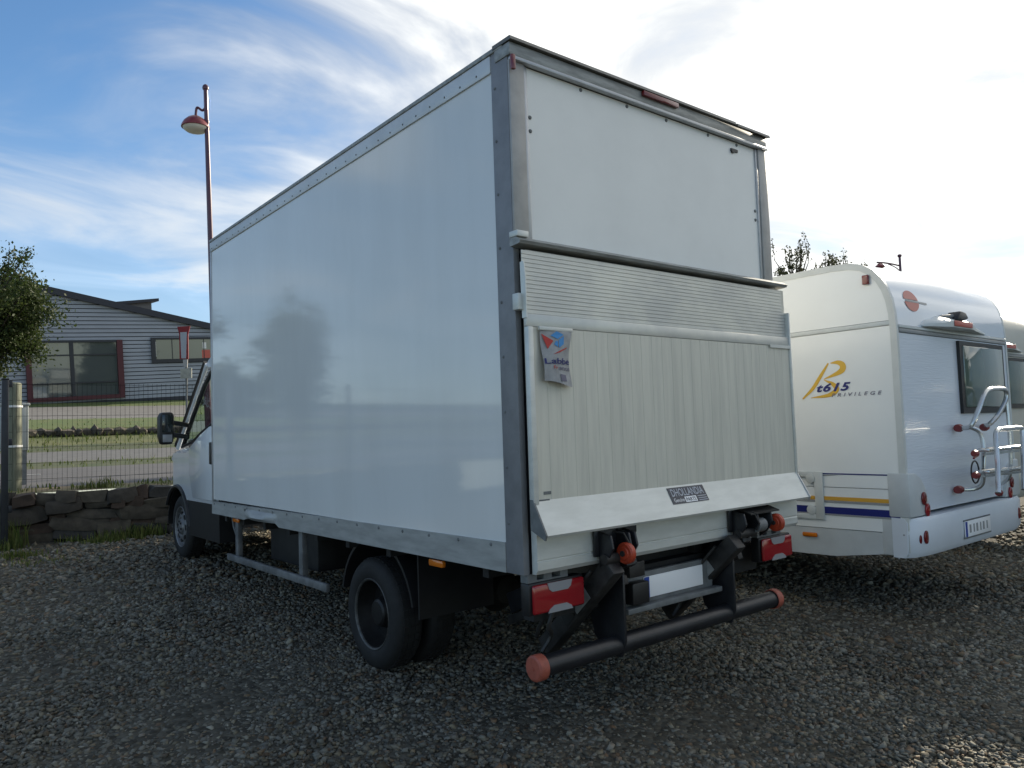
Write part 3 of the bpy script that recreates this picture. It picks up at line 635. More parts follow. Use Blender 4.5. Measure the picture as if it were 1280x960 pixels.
# tail lights
for i, xa in enumerate((0.025, 1.912)):
    hs = BOX('tail_light', BLACK, TR, xa - 0.012, xa + 0.345, -0.01, 0.055, 0.618, 0.772, bevel=0.01)
    BOX('red_lens', REDL, hs, xa, xa + 0.332, -0.033, -0.0105, 0.627, 0.764, bevel=0.012, seg=3)
    MB().prism([(xa + 0.085, -0.0335, 0.766), (xa + 0.245, -0.0335, 0.766), (xa + 0.235, -0.0335, 0.736), (xa + 0.215, -0.0335, 0.722), (xa + 0.115, -0.0335, 0.722), (xa + 0.095, -0.0335, 0.736)], (0, -0.003, 0)).build('reverse_lens', CLRL, hs)
    MB().prism([(xa + 0.085, -0.0335, 0.625), (xa + 0.245, -0.0335, 0.625), (xa + 0.235, -0.0335, 0.642), (xa + 0.205, -0.0335, 0.658), (xa + 0.125, -0.0335, 0.658), (xa + 0.095, -0.0335, 0.642)], (0, -0.003, 0)).build('lower_lens', CLRL, hs)
    mb = MB().box(xa - .01, xa + .25, 0.0, 0.05, 0.773, 0.782).box(xa - .01, xa + .05, 0.0, .05, 0.7825, 0.814).box(xa + 0.095, xa + .145, 0.0, .05, 0.7825, 0.814).box(xa + .20, xa + .25, 0.0, .05, 0.7825, 0.814)
    mb.build('slotted_bracket', GREYP, hs)
# number plate carrier
PC = BOX('plate_carrier', GREYP, TR, 0.73, 1.50, 0.055, 0.085, 0.50, 0.70, bevel=0.006)
BOX('carrier_shelf', GREYP, PC, 0.70, 1.52, 0.0, 0.0545, 0.505, 0.535, bevel=0.005)
NPL = BOX('number_plate', PLATE, PC, 0.885, 1.40, 0.047, 0.0545, 0.556, 0.672, bevel=0.004)
BOX('blue_band', PLB, NPL, 0.886, 0.925, 0.0455, 0.0468, 0.558, 0.670)
BOX('plate_lamp', BLACK, PC, 0.73, 0.862, -0.01, 0.0540, 0.55, 0.665, bevel=0.008)
BOX('plate_bolt_bracket', GREASE, PC, 0.70, 0.82, -0.02, 0.054, 0.70, 0.78, bevel=0.004)
BOX('frame_upright', ALU, TR, 1.615, 1.72, 0.08, 0.11, 0.60, 0.81)
# chassis
for xa in (0.66, 1.46): BOX('chassis_rail', CHAS, TR, xa, xa + 0.08, 0.15, 6.2, 0.62, 0.80)
for y in (0.2, 1.0, 2.2, 3.2, 4.2): BOX('cross_member', CHAS, TR, 0.741, 1.459, y, y + 0.1, 0.64, 0.78)
for y in (0.35, 0.85, 1.35, 1.9, 2.4, 2.9, 3.4, 3.9, 4.35): BOX('floor_bearer', CHAS, TR, 0.05, 2.16, y, y + 0.05, 0.75, 0.828)
BOX('rear_beam', CHAS, TR, 0.15, 2.05, 0.12, 0.2, 0.55, 0.72)
MB().tube([(0.35, RAY, 0.36), (1.85, RAY, 0.36)], 0.06, 12).build('rear_axle', CHAS, TR)
MB().lathe([(0.001, -.16), (0.10, -.12), (0.17, 0), (0.10, .12), (0.001, .16)], (1.1, RAY, 0.36), 'y', 16).build('differential', CHAS, TR)
BOX('fuel_tank', CHAS, TR, 1.62, 2.05, 2.6, 3.9, 0.36, 0.74, bevel=0.04)
BOX('battery_box', CHAS, TR, 0.30, 0.62, 2.95, 3.95, 0.42, 0.74, bevel=0.02)
MB().tube([(1.35, 1.2, 0.5), (1.4, 2.4, 0.48), (1.3, 4.5, 0.5)], 0.035, 10).build('exhaust_pipe', CHAS, TR)
MB().lathe([(0.001, -.1), (0.34, -.1), (0.35, -.05), (0.35, .05), (0.34, .1), (0.001, .1)], (1.1, 0.62, 0.60), 'z', 24).build('spare_wheel', RUB, TR)
# side guard
sg = BOX('side_guard_rail', GUARD, TR, 0.035, 0.065, 2.235, 4.31, 0.408, 0.466, bevel=0.006)
for y in (2.74, 4.14): BOX('guard_post', GUARD, TR, 0.066, 0.11, y - 0.035, y + 0.035, 0.41, 0.81, bevel=0.005)
MB().tube([(0.09, 4.32, 0.81), (0.09, 4.27, 0.70), (0.09, 4.19, 0.62)], 0.012, 6).build('guard_brace', GUARD, TR)
BOX('side_marker', AMB, TR, 0.004, 0.03, 0.71, 0.85, 0.762, 0.800, bevel=0.008); BOX('side_marker', AMB, TR, 0.01, 0.03, 3.94, 4.09, 0.768, 0.802, bevel=0.008)
# mudguards and mud flaps
for xa in (0.10, 1.50):
    mb = MB(); A1 = arc(RAY, 0.36, 0.46, 12, 168, 16); A2 = arc(RAY, 0.36, 0.48, 12, 168, 16)
    mb.prism([(xa, y, z) for y, z in A1 + A2[::-1]], (0.55, 0, 0)).build('mudguard', BLACK, TR)
    BOX('mud_flap', BLACK, TR, xa, xa + 0.55, 1.11, 1.123, 0.40, 0.80)
# wheels
def wheel(xo, y, z, sx, dish, rimm, inner=False):
    # xo: outer face x, sx: -1 faces left
    w = 0.205; prof = [(0.215, 0.02), (0.235, 0.005), (0.275, 0.0), (0.315, 0.008), (0.338, 0.022), (0.350, 0.045), (0.351, 0.1), (0.350, w - .045), (0.338, w - .022), (0.315, w - .008), (0.275, w), (0.235, w - .005), (0.215, w - .02)]
    wh = MB().lathe([(r, -sx * h) for r, h in prof], (xo, y, z), 'x', 44).build('wheel', RUB, TR, smooth=40)
    mb = MB()
    for k in range(44):
        a = 2 * math.pi * k / 44
        for g_ in (0.060, 0.100, 0.140):
            c = Vector((xo - sx * g_, y + 0.3515 * math.cos(a), z + 0.3515 * math.sin(a))); tn = Vector((0, -math.sin(a), math.cos(a)))
            mb.bar(c - tn * 0.018, c + tn * 0.018, 0.03, 0.006, up=(0, math.cos(a), math.sin(a)))
    o = mb.build('tread_blocks', RUB, wh, smooth=0); o['kind'] = 'stuff'
    MB().lathe([(0.213, -sx * 0.012), (0.222, -sx * 0.006), (0.228, -sx * 0.014), (0.222, -sx * .03), (0.208, -sx * .03)], (xo, y, z), 'x', 44, closed=True).build('rim_edge', RIME if dish else RIMS, wh)
    if dish: prof = [(0.209, -sx * .02), (0.20, -sx * .10), (0.185, -sx * .13), (0.11, -sx * .125), (0.10, -sx * .10), (0.085, -sx * .06), (0.07, -sx * .05), (0.001, -sx * .048)]
    else: prof = [(0.209, -sx * .02), (0.20, -sx * .045), (0.175, -sx * .05), (0.15, -sx * .02), (0.11, -sx * .012), (0.09, -sx * .02), (0.075, -sx * .0), (0.04, sx * .004), (0.001, sx * .006)]
    rm = MB().lathe(prof, (xo, y, z), 'x', 40).build('rim', rimm, wh)
    if not dish:
        for k in range(8):
            a = 2 * math.pi * k / 8; c = Vector((xo - sx * .0145, y + 0.152 * math.cos(a), z + 0.152 * math.sin(a)))
            disc(MB(), c, (0, -math.sin(a), math.cos(a)), (0, math.cos(a), math.sin(a)), 0.032, 0.018, 14, 0.012 * (-1)).build('vent_hole', BLACK, rm)
    for k in range(6):
        a = 2 * math.pi * k / 6 + .3; rr = 0.14 if dish else 0.06; h = 0.128 if dish else 0.0
        MB().lathe([(0.001, sx * .012), (0.012, sx * .012), (0.014, -sx * .01)], (xo - sx * h, y + rr * math.cos(a), z + rr * math.sin(a)), 'x', 6).build('wheel_nut', GREASE, rm)
    return wh
FWY, FWZ = 6.21, SL * (6.21 - Y0) + 0.345
for sx, xs in ((-1, (0.06, 0.305)), (1, (2.15, 1.905))):
    wheel(xs[0], RAY, 0.352, sx, True, RIMD); wheel(xs[1], RAY, 0.352, sx, True, RIMD)
wheel(0.145, FWY, FWZ, -1, False, RIMS); wheel(2.065, FWY, FWZ, 1, False, RIMS)

# cab
XC, HW = 1.105, 0.985
def cabx(t_, y, z):
    hw = HW - 0.30 * max(0, min(1.2, (y - 6.25) / 0.95)) ** 2 - 0.10 * max(0, z - 1.45)
    return XC + t_ * hw
def loft(prof, ts, zdrop=0.0):
    mb = MB(); n = len(prof)
    for t_ in ts:
        for (y, z) in prof:
            e = max(0, (abs(t_) - 0.85) / 0.15) ** 2
            yy = y - (0.10 * e if y > 6.9 else 0); zz = z - (zdrop * e if z > 1.15 else 0)
            mb.v.append(Vector((cabx(t_, y, z), yy, zz)))
    for i in range(len(ts) - 1):
        for k in range(n): mb.f.append((i * n + k, i * n + (k + 1) % n, (i + 1) * n + (k + 1) % n, (i + 1) * n + k))
    mb.f.append(tuple(range(n))); mb.f.append(tuple((len(ts) - 1) * n + k for k in range(n))[::-1])
    return mb
TS = (-1, -0.96, -0.9, -0.6, 0, 0.6, 0.9, 0.96, 1)
arch = [(y, z) for y, z in arc(FWY, FWZ, 0.445, 138, 42, 14)]
prof = [(4.76, 0.865), (5.85, 0.865)] + arch + [(6.58, 0.80), (7.10, 0.76), (7.24, 0.80), (7.26, 0.98), (7.18, 1.14), (6.98, 1.25), (6.7, 1.34), (6.40, 1.41), (6.25, 1.425), (5.9, 1.42), (5.65, 1.47), (5.35, 1.57), (5.05, 1.65), (4.76, 1.67)]
CB = loft(prof, TS, 0.05).build('cab_body', PAINT, TR, smooth=35)
sill = [(4.78, 0.50), (5.75, 0.50), (5.75, 0.58)] + [(y, z) for y, z in arc(FWY, FWZ, 0.448, 178, 136, 8)] + [(5.84, 0.863), (4.78, 0.863)]
loft(sill, (-1.0, -0.8)).build('sill_cladding', BLACK, CB); loft(sill, (0.8, 1.0)).build('sill_cladding', BLACK, CB)
bump = [(6.66, 0.50), (7.15, 0.46), (7.27, 0.52), (7.29, 0.70), (7.25, 0.795), (7.10, 0.758), (6.60, 0.795)]
loft(bump, TS).build('front_bumper', GREYP, CB, smooth=35)
for sgn in (-1, 1):
    ap_ = [Vector((XC + sgn * (HW + 0.004), y, z)) for y, z in arc(FWY, FWZ, 0.455, 175, 30, 16)]
    MB().tube(ap_, 0.022, 6).build('wheel_arch_trim', BLACK, CB)
    A1 = arc(FWY, FWZ, 0.425, 0, 180, 18); A2 = arc(FWY, FWZ, 0.4435, 0, 180, 18)
    MB().prism([(XC + sgn * (HW - 0.012), y, z) for y, z in A1 + A2[::-1]], (-sgn * 0.42, 0, 0)).build('arch_lining', BLACK, CB)
    MB().prism([(XC + sgn * 0.55, y, z) for y, z in arc(FWY, FWZ, 0.44, 0, 180, 14)], (sgn * 0.02, 0, 0)).build('arch_liner', CHAS, CB)
    # door panel seam and handle
    X_ = XC + sgn * HW
    dr = MB().prism([(X_ + sgn * 0.001, y, z) for y, z in ((4.86, 0.90), (5.62, 0.90), (5.68, 1.02), (5.74, 1.15), (5.74, 1.42), (5.64, 1.455), (5.35, 1.555), (5.06, 1.635), (4.86, 1.65))], (sgn * 0.006, 0, 0)).build('cab_door', PAINT, CB, bevel=0.002)
    MB().prism([(X_ + sgn * 0.0075, 4.90, 1.26), (X_ + sgn * 0.0075, 5.0, 1.26), (X_ + sgn * 0.0075, 5.0, 1.48), (X_ + sgn * 0.0075, 4.90, 1.48)], (sgn * 0.02, 0, 0)).build('door_handle', BLACK, dr, bevel=0.008)
    MB().prism([(cabx(sgn * 1.0, 6.95, 1.1) + sgn * .004, 6.86, 0.98), (cabx(sgn, 7.1, 1.1) + sgn * .004, 7.06, 0.98), (cabx(sgn, 7.05, 1.1) + sgn * .004, 7.02, 1.16), (cabx(sgn, 6.8, 1.1) + sgn * .004, 6.74, 1.22)], (-sgn * 0.01, 0, 0)).build('headlight', CLRL, CB)
# greenhouse
def gx(sgn, z): return XC + sgn * (HW - 0.012 - 0.10 * max(0, z - 1.45))
roofp = [(4.76, 2.20), (4.76, 2.36), (4.95, 2.41), (5.25, 2.40), (5.42, 2.34), (5.47, 2.29), (5.40, 2.26), (5.2, 2.27)]
loft(roofp, (-0.985, -0.93, -0.6, 0, 0.6, 0.93, 0.985)).build('cab_roof', PAINT, CB)
BOX('cab_rear_wall', PAINT, CB, 0.22, 1.99, 4.762, 4.79, 1.66, 2.25)
for sgn in (-1, 1):
    a = [(6.28, 1.42), (6.1, 1.60), (5.85, 1.86), (5.6, 2.12), (5.43, 2.30)]
    MB().tube([Vector((gx(sgn, z) + (-sgn * 0.02 * (y - 5.4)), y, z)) for y, z in a], [0.026, 0.019, 0.018, 0.018, 0.026], 8).build('windscreen_pillar', PAINT, CB)
    MB().tube([Vector((gx(sgn, z) - sgn * (0.02 * (y - 5.4)) - sgn * .005, y + 0.075, z + 0.03)) for y, z in a], 0.026, 6).build('windscreen_seal', BLACK, CB)
    fr = [(5.98, 1.45), (5.72, 1.76), (5.42, 2.07), (5.22, 2.21), (4.95, 2.24)]
    MB().tube([Vector((gx(sgn, z) + sgn * .006, y, z)) for y, z in fr], 0.024, 6).build('window_frame', BLACK, CB)
    MB().tube([Vector((gx(sgn, z) + sgn * .012, y, z)) for y, z in ((6.02, 1.435), (5.65, 1.485), (5.35, 1.585), (5.05, 1.66), (4.84, 1.68))], 0.016, 6).build('window_sill_seal', BLACK, CB)
    BOX('rear_pillar', PAINT, CB, min(gx(sgn, 1.9), gx(sgn, 1.9) - sgn * .05), max(gx(sgn, 1.9), gx(sgn, 1.9) - sgn * .05), 4.765, 4.9, 1.66, 2.25)
    MB().prism([Vector((gx(sgn, z), y, z)) for y, z in ((4.90, 1.665), (5.05, 1.655), (5.35, 1.58), (5.65, 1.48), (5.92, 1.46), (5.72, 1.73), (5.42, 2.05), (5.22, 2.19), (4.90, 2.22))], (-sgn * 0.004, 0, 0)).build('side_window', CLEAR, CB, smooth=0)
wsm = MB()
for (y, z) in ((6.26, 1.425), (5.85, 1.87), (5.45, 2.29)):
    for t_ in (-0.93, -0.6, 0, 0.6, 0.93): wsm.v.append(Vector((XC + t_ * (HW - 0.03 - 0.10 * max(0, z - 1.45)), y + 0.10 * (1 - abs(t_) ** 2), z)))
for i in range(2):
    for k in range(4): wsm.f.append((i * 5 + k, i * 5 + k + 1, (i + 1) * 5 + k + 1, (i + 1) * 5 + k))
wsm.build('windscreen', CLEAR, CB, smooth=60)
BOX('dashboard', BLACK, CB, 0.22, 1.99, 5.75, 6.15, 1.40, 1.52, bevel=0.03)
for xa in (0.35, 1.25): BOX('seat_back', CHAS, CB, xa, xa + 0.5, 4.92, 5.08, 1.3, 2.05, bevel=0.04)
# roof spoiler in front of the box
sp = [(4.78, 2.42), (5.35, 2.44), (5.28, 2.62), (5.08, 2.92), (4.88, 3.10), (4.72, 3.14), (4.72, 2.42)]
loft(sp, (-0.97, -0.9, -0.6, 0, 0.6, 0.9, 0.97)).build('roof_spoiler', PAINT, CB, smooth=40)
# mirrors
for sgn in (-1, 1):
    def mxx(v): return XC + sgn * (XC - v)
    xs = sorted((mxx(-0.165), mxx(-0.015)))
    mr = MB().prism([(xs[0] + .012, 5.80, 1.50), (xs[0], 5.80, 1.56), (xs[0], 5.80, 1.76), (xs[0] + .02, 5.80, 1.81), (xs[1] - .02, 5.80, 1.815), (xs[1], 5.80, 1.78), (xs[1], 5.80, 1.54), (xs[1] - .02, 5.80, 1.47), (xs[0] + .03, 5.80, 1.468)], (0, 0.11, 0)).build('mirror', BLACK, CB, bevel=0.018)
    BOX('mirror_glass', GLASS, mr, xs[0] + .025, xs[1] - .022, 5.794, 5.799, 1.60, 1.785, bevel=0.002); BOX('wide_angle_glass', CLRL, mr, xs[0] + .03, xs[1] - .025, 5.794, 5.799, 1.495, 1.575, bevel=0.002)
    for z in (1.70, 1.57): MB().bar((mxx(-0.02), 5.85, z), (mxx(0.15), 5.86, z - 0.03), 0.05, 0.05).build('mirror_arm', BLACK, mr, bevel=0.008)

# ------------------------------------------------------------------ motorhome
def motorhome(label, group, skin, rearskin, rearwall, decor=True):
    G = lot(0, 2.0)
    T = thing('motorhome', (4.61, 3.0, 0.0), label, 'motorhome', group)
    XA, XB, YR, YF = 3.5, 5.722, -0.22, 6.3
    rearp = [(-0.22, 2.20), (-0.215, 2.30), (-0.20, 2.40), (-0.172, 2.49), (-0.13, 2.57), (-0.075, 2.635), (0.0, 2.685), (0.10, 2.715), (0.25, 2.725)]
    body = [(YR + .01, 0.50), (YR, 0.62), (YR, 2.14)] + rearp + [(4.6, 2.70), (5.0, 2.6), (5.4, 2.1), (6.0, 1.55), (6.8, 1.25), (6.9, 0.9), (6.85, 0.5)]
    # left & right walls
    for xa, xb in ((XA, XA + 0.03), (XB - 0.03, XB)):
        low = [(YR + .01, 0.965), (YR + .01, 2.195), (4.9, 2.195), (5.25, 1.9), (5.6, 1.5), (6.3, 1.25), (6.6, 0.965)]
        MB().prism([(xa, y, z) for y, z in low], (xb - xa, 0, 0)).build('side_wall', skin, T)
        upp = [(YR + .012, 2.236)] + [(y + .012, z - .012) for y, z in rearp[1:]] + [(4.5, 2.71), (4.86, 2.62), (4.93, 2.236)]
        MB().prism([(xa, y, z) for y, z in upp], (xb - xa, 0, 0)).build('upper_side_wall', skin, T)
        x2 = xa - 0.006 if xa == XA else xb - .02
        BOX('belt_moulding', MHC, T, x2, x2 + .026, YR + .045, 4.9, 2.198, 2.233, bevel=0.004)
        MB().prism([(x2 + .004, y, z) for y, z in ((YR, 0.50), (YR, 0.635), (5.9, 0.60), (5.9, 0.36), (0.35, 0.42))], (0.02, 0, 0)).build('skirt', MHG, T)
        MB().prism([(x2 + .002, y, z) for y, z in ((YR, 0.64), (YR, 0.96), (6.2, 0.96), (6.2, 0.605))], (0.03, 0, 0)).build('lower_side_wall', skin, T)
        # rear corner moulding following the outline
        path = [(YR + .012, 0.66), (YR + .012, 1.2), (YR + .012, 1.8), (YR + .012, 2.15)] + [(y + .014, z - .008) for y, z in rearp] + [(2.0, 2.715), (4.4, 2.70)]
        mb = MB(); xo = xa - 0.005 if xa == XA else xb + 0.005; xi = xa + .03 if xa == XA else xb - .03; n0 = len(path)
        P = [Vector((0, y, z)) for y, z in path]; inn = []
        for i, p in enumerate(P):
            d = (P[min(i + 1, n0 - 1)] - P[max(0, i - 1)]).normalized(); nr = Vector((0, d.z, -d.y)); inn.append(nr)
        for i, p in enumerate(P):
            o_ = p - inn[i] * 0.016; q = p + inn[i] * 0.034
            for (x_, r_) in ((xo, q), (xo, o_), (xi, o_), (xi, q)): mb.v.append(Vector((x_, r_.y, r_.z)))
        for i in range(n0 - 1):
            for k in range(4): mb.f.append((i * 4 + k, i * 4 + (k + 1) % 4, i * 4 + 4 + (k + 1) % 4, i * 4 + 4 + k))
        mb.f += [(0, 1, 2, 3), tuple((n0 - 1) * 4 + k for k in (3, 2, 1, 0))]
        mb.build('corner_moulding', MHC, T, smooth=40)
    # roof and curved rear cap (one skin swept over the outline)
    ro = rearp + [(1.5, 2.728), (3.2, 2.722), (4.6, 2.70)]
    mb = MB(); xs = [XA + .031, XA + .25, XA + .8, (XA + XB) / 2, XB - .8, XB - .25, XB - .031]
    for x_ in xs:
        for (y, z) in ro: mb.v.append(Vector((x_, y, z + 0.03 * (1 - ((x_ - 4.611) / 1.1) ** 2) * (z > 2.6))))
    k = len(ro)
    for i in range(len(xs) - 1):
        for j in range(k - 1): mb.f.append((i * k + j, i * k + j + 1, (i + 1) * k + j + 1, (i + 1) * k + j))
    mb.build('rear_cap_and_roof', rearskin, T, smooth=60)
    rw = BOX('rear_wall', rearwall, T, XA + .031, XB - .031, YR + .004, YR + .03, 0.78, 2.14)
    BOX('rear_rail', MHC, T, XA + .032, XB - .032, YR - .012, YR + .03, 2.1755, 2.196, bevel=0.004); BOX('rear_rail', GRYD, T, XA + .032, XB - .032, YR - .008, YR + .03, 2.143, 2.173, bevel=0.004)
    MB().prism([(3.56, y, z) for y, z in ((4.62, 2.69), (5.0, 2.6), (5.4, 2.1), (5.45, 2.06), (4.9, 1.2), (4.6, 1.2))], (2.1, 0, 0)).build('front_overcab', skin, T)
    MB().prism([(3.62, y, z) for y, z in ((5.0, 0.4), (5.0, 1.6), (5.6, 1.95), (6.1, 1.5), (6.85, 1.2), (6.95, 0.8), (6.9, 0.4))], (1.98, 0, 0)).build('cab', PAINT, T, smooth=30)
    BOX('underbody', CHAS, T, XA + .06, XB - .06, 0.25, 6.2, 0.42, 0.60)
    # bumper and corner lamp clusters
    bp_ = [(-0.10, 0.755), (-0.27, 0.75), (-0.292, 0.72), (-0.285, 0.50), (-0.26, 0.46), (-0.10, 0.46)]
    mb = MB(); xs = [XA - .0085, XA + .05, XA + .22, XA + .5, XB - .5, XB - .22, XB - .05, XB + .0085]; inset = [0.08, 0.035, 0.006, 0, 0, 0.006, 0.035, 0.08]
    for x_, s_ in zip(xs, inset):
        for (y, z) in bp_: mb.v.append(Vector((x_, y + (s_ if y < -0.2 else 0), z)))
    k = len(bp_)
    for i in range(len(xs) - 1):
        for j in range(k): mb.f.append((i * k + j, i * k + (j + 1) % k, (i + 1) * k + (j + 1) % k, (i + 1) * k + j))
    mb.f += [tuple(range(k)), tuple((len(xs) - 1) * k + j for j in range(k))[::-1]]
    bmp = mb.build('rear_bumper', MHBU if decor else rearskin, T, smooth=50)
    for sx, xo in ((1, XA - .011), (-1, XB + .011)):
        cl = [(xo, 0.757), (xo, 1.085), (xo + sx * .12, 1.08), (xo + sx * .21, 1.04), (xo + sx * .28, 0.96), (xo + sx * .325, 0.85), (xo + sx * .34, 0.757)]
        cp = MB().prism([(x_, -0.245, z) for x_, z in cl], (0, 0.16, 0)).build('lamp_cluster_panel', MHG, T, bevel=0.012)
        for (dx, z, ma) in ((0.218, 0.885, MARO), (0.268, 0.796, REDL)):
            disc(MB(), (xo + sx * dx, -0.2455, z), (1, 0, 0), (0, 0, 1), 0.036, 0.05, 20, 0.014).build('round_lamp', ma, cp, bevel=0.004)
        for (dx, z, rx, ry) in ((0.165, 0.605, 0.03, 0.05), (0.098, 0.595, 0.016, 0.032)):
            yy = -0.264 if rx > .02 else -0.250
            disc(MB(), (xo + sx * dx, yy, z), (1, 0, 0), (0, 0, 1), rx, ry, 18, 0.016).build('reflector_lamp', MARO, bmp, bevel=0.003)
    BOX('corner_filler', MHG, T, XA - .0045, XA + .12, -0.208, -0.02, 0.47, 0.7565, bevel=0.01); BOX('corner_filler', MHG, T, XB - .12, XB + .0045, -0.208, -0.02, 0.47, 0.7565, bevel=0.01)
    if decor:
        np_ = BOX('number_plate', PLATE, bmp, 4.30, 4.82, -0.301, -0.2925, 0.53, 0.655, bevel=0.004); BOX('plate_surround', GREYP, np_, 4.285, 4.835, -0.2965, -0.2927, 0.518, 0.529); BOX('plate_surround', GREYP, np_, 4.285, 4.835, -0.2965, -0.2927, 0.656, 0.667)
        BOX('blue_band', PLB, np_, 4.303, 4.34, -0.3025, -0.3012, 0.533, 0.652)
        for i in range(6): BOX('blurred_mark', GRYD, np_, 4.38 + i * 0.068 + .01 * (i % 2), 4.415 + i * 0.068, -0.3022, -0.3012, 0.56, 0.625)
    # rear window
    wx0, wx1, wz0, wz1 = 4.585, 5.56, 1.515, 2.125
    wf = MB()
    for (a0, a1, b0, b1) in ((wx0, wx1, wz0, wz0 + .05), (wx0, wx1, wz1 - .035, wz1), (wx0, wx0 + .06, wz0 + .0501, wz1 - .0351), (wx1 - .04, wx1, wz0 + .0501, wz1 - .0351)): wf.box(a0, a1, YR - .022, YR + .003, b0, b1)
    wn = wf.build('rear_window', BLACK, T)
    BOX('window_pane', GLGREEN, wn, wx0 + .0605, wx1 - .0405, YR - .03, YR - .004, wz0 + .0505, wz1 - .0355, bevel=0.012)
    # third brake lamp spoiler
    sp_ = MB(); xs = [3.93, 4.0, 4.15, 4.22, 4.63, 4.8, 5.2]; hs = [0.006, .03, .04, .055, .055, .035, .008]; ds = [0.01, .05, .09, .12, .12, .08, .01]
    for x_, h, d in zip(xs, hs, ds):
        for (yy, zz) in ((YR + .0, 2.205), (YR - d, 2.208), (YR - d, 2.208 + h * .8), (YR - d * .6, 2.212 + h * 1.3), (YR + .02, 2.215 + h * 1.9)): sp_.v.append(Vector((x_, yy, zz)))
    for i in range(6):
        for j in range(5): sp_.f.append((i * 5 + j, i * 5 + (j + 1) % 5, (i + 1) * 5 + (j + 1) % 5, (i + 1) * 5 + j))
    sp_.f += [tuple(range(5)), tuple(30 + j for j in range(5))[::-1]]
    spo = sp_.build('brake_light_spoiler', MHC, T, smooth=50)
    BOX('brake_lens', REDD, spo, 4.245, 4.605, YR - .128, YR - .1215, 2.216, 2.262, bevel=0.004)
    if decor:
        cm = MB().prism([(4.36, YR - .11, 2.282), (4.47, YR - .11, 2.27), (4.585, YR - .11, 2.30), (4.53, YR - .11, 2.345), (4.43, YR - .11, 2.352)], (0, 0.10, 0)).build('reversing_camera', BLACK, spo, bevel=0.01)
        MB().tube([(4.40, YR - .05, 2.31), (4.30, YR - .02, 2.30), (4.22, YR + .02, 2.28)], 0.022, 8).build('camera_mount', GREYP, cm)
        # round badge
        n_ = 28
        def bz(x_, z): # point on rear cap at height z
            for (ya, za), (yb, zb) in zip(rearp, rearp[1:]):
                if za <= z <= zb: y = ya + (yb - ya) * (z - za) / (zb - za); break
            return Vector((x_, y - 0.004, z))
        for (lo, hi, nm) in ((0.12, 1.0, 'badge_upper_half'), (-1.0, -0.14, 'badge_lower_half')):
            a_ = math.asin(lo) if abs(lo) < 1 else -math.pi / 2; b_ = math.asin(hi) if abs(hi) < 1 else math.pi / 2
            pts = [(math.cos(a_ + (b_ - a_) * i / 10), math.sin(a_ + (b_ - a_) * i / 10)) for i in range(11)]
            mb = MB(); L = []
            for (cx_, sz_) in pts: L.append((bz(3.83 - 0.125 * cx_, 2.405 + 0.085 * sz_), bz(3.83 + 0.125 * cx_, 2.405 + 0.085 * sz_)))
            for a2, b2 in L: mb.v += [a2, b2]
            for i in range(10): mb.f.append((2 * i, 2 * i + 1, 2 * i + 3, 2 * i + 2))
            mb.build(nm, REDD, T, smooth=0)
        mb = MB(); mb.add([bz(3.73, 2.412), bz(4.10, 2.408), bz(4.10, 2.392), bz(3.73, 2.398)], [(0, 1, 2, 3)]); mb.build('badge_bar', GRYD, T, smooth=0)
        # side lettering
        SX = XA - 0.0025; LU = (0, -1, 0); LV = (0, 0, 1)
        def ribbon(name, pts, wd, ma, off=0.0):
            P = smooth_path([(SX - off, y, z) for y, z in pts], 5); mb = MB(); k = len(P)
            for i, p in enumerate(P):
                d = (P[min(i + 1, k - 1)] - P[max(0, i - 1)]).normalized(); nr = Vector((0, -d.z, d.y)); w_ = wd[0] + (wd[1] - wd[0]) * math.sin(math.pi * i / (k - 1))
                mb.v += [p + nr * w_ / 2, p - nr * w_ / 2]
            for i in range(k - 1): mb.f.append((2 * i, 2 * i + 1, 2 * i + 3, 2 * i + 2))
            mb.build(name, ma, T, smooth=0)
        q = lambda u, v: (PX(u, v, XA).y, PX(u, v, XA).z)
        ribbon('letter_stroke', [q(1003.5, 499), q(1016, 486), q(1026, 470), q(1035.5, 454)], (0.012, 0.03), YEL)
        ribbon('letter_stroke', [q(1038, 454), q(1047, 453), q(1053, 456), q(1053, 462), q(1046, 467), q(1030, 474)], (0.006, 0.05), YEL)
        ribbon('letter_stroke', [q(1030, 475), q(1041, 480), q(1046, 487), q(1036, 494), q(1014, 497.5)], (0.004, 0.042), YEL, 0.0003)
        o0 = PX(1021.5, 490, XA); text('letter', 't615', NAVY, T, (SX - .001, o0.y, o0.z), LU, LV, 0.088, 0.001, shear=0.35, width=0.285, bold=0.035, spacing=1.15, split=True)
        o0 = PX(1040, 496.3, XA); text('letter', 'PRIVILEGE', INKG, T, (SX - .001, o0.y, o0.z), LU, LV, 0.040, 0.001, shear=0.3, width=0.40, spacing=1.7, bold=0.01, split=True)
        for (z0, z1, ma, nm) in ((0.858, 0.888, ORA, 'orange_stripe'), (0.752, 0.806, NAVY, 'navy_stripe')): BOX(nm, ma, T, XA - .0075, XA - .0045, -0.165, 5.6, z0, z1)
        for (z0, z1) in ((0.838, 0.856), (0.738, 0.750)): BOX('pale_stripe', GRYD, T, XA - .0074, XA - .0046, -0.165, 5.6, z0, z1)
        BOX('thin_line', NAVY, T, XA - .0025, XA - .0005, -0.18, 5.0, 1.064, 1.074)
        mb = MB().prism([(XA - .003, 0.30, 1.06), (XA - .003, 1.6, 1.06), (XA - .003, 1.6, 1.0), (XA - .003, 0.75, 1.02)], (0.002, 0, 0)).build('swoosh', GRYD, T)
        MB().prism([(XA - .004, 0.52, 1.062), (XA - .004, 1.7, 1.062), (XA - .004, 1.7, 1.03), (XA - .004, 0.62, 1.045)], (0.002, 0, 0)).build('swoosh_tip', NAVY, T)
        BOX('side_lamp', MARO, T, XA - .03, XA - .0005, -0.045, 0.005, 2.53, 2.605, bevel=0.008)
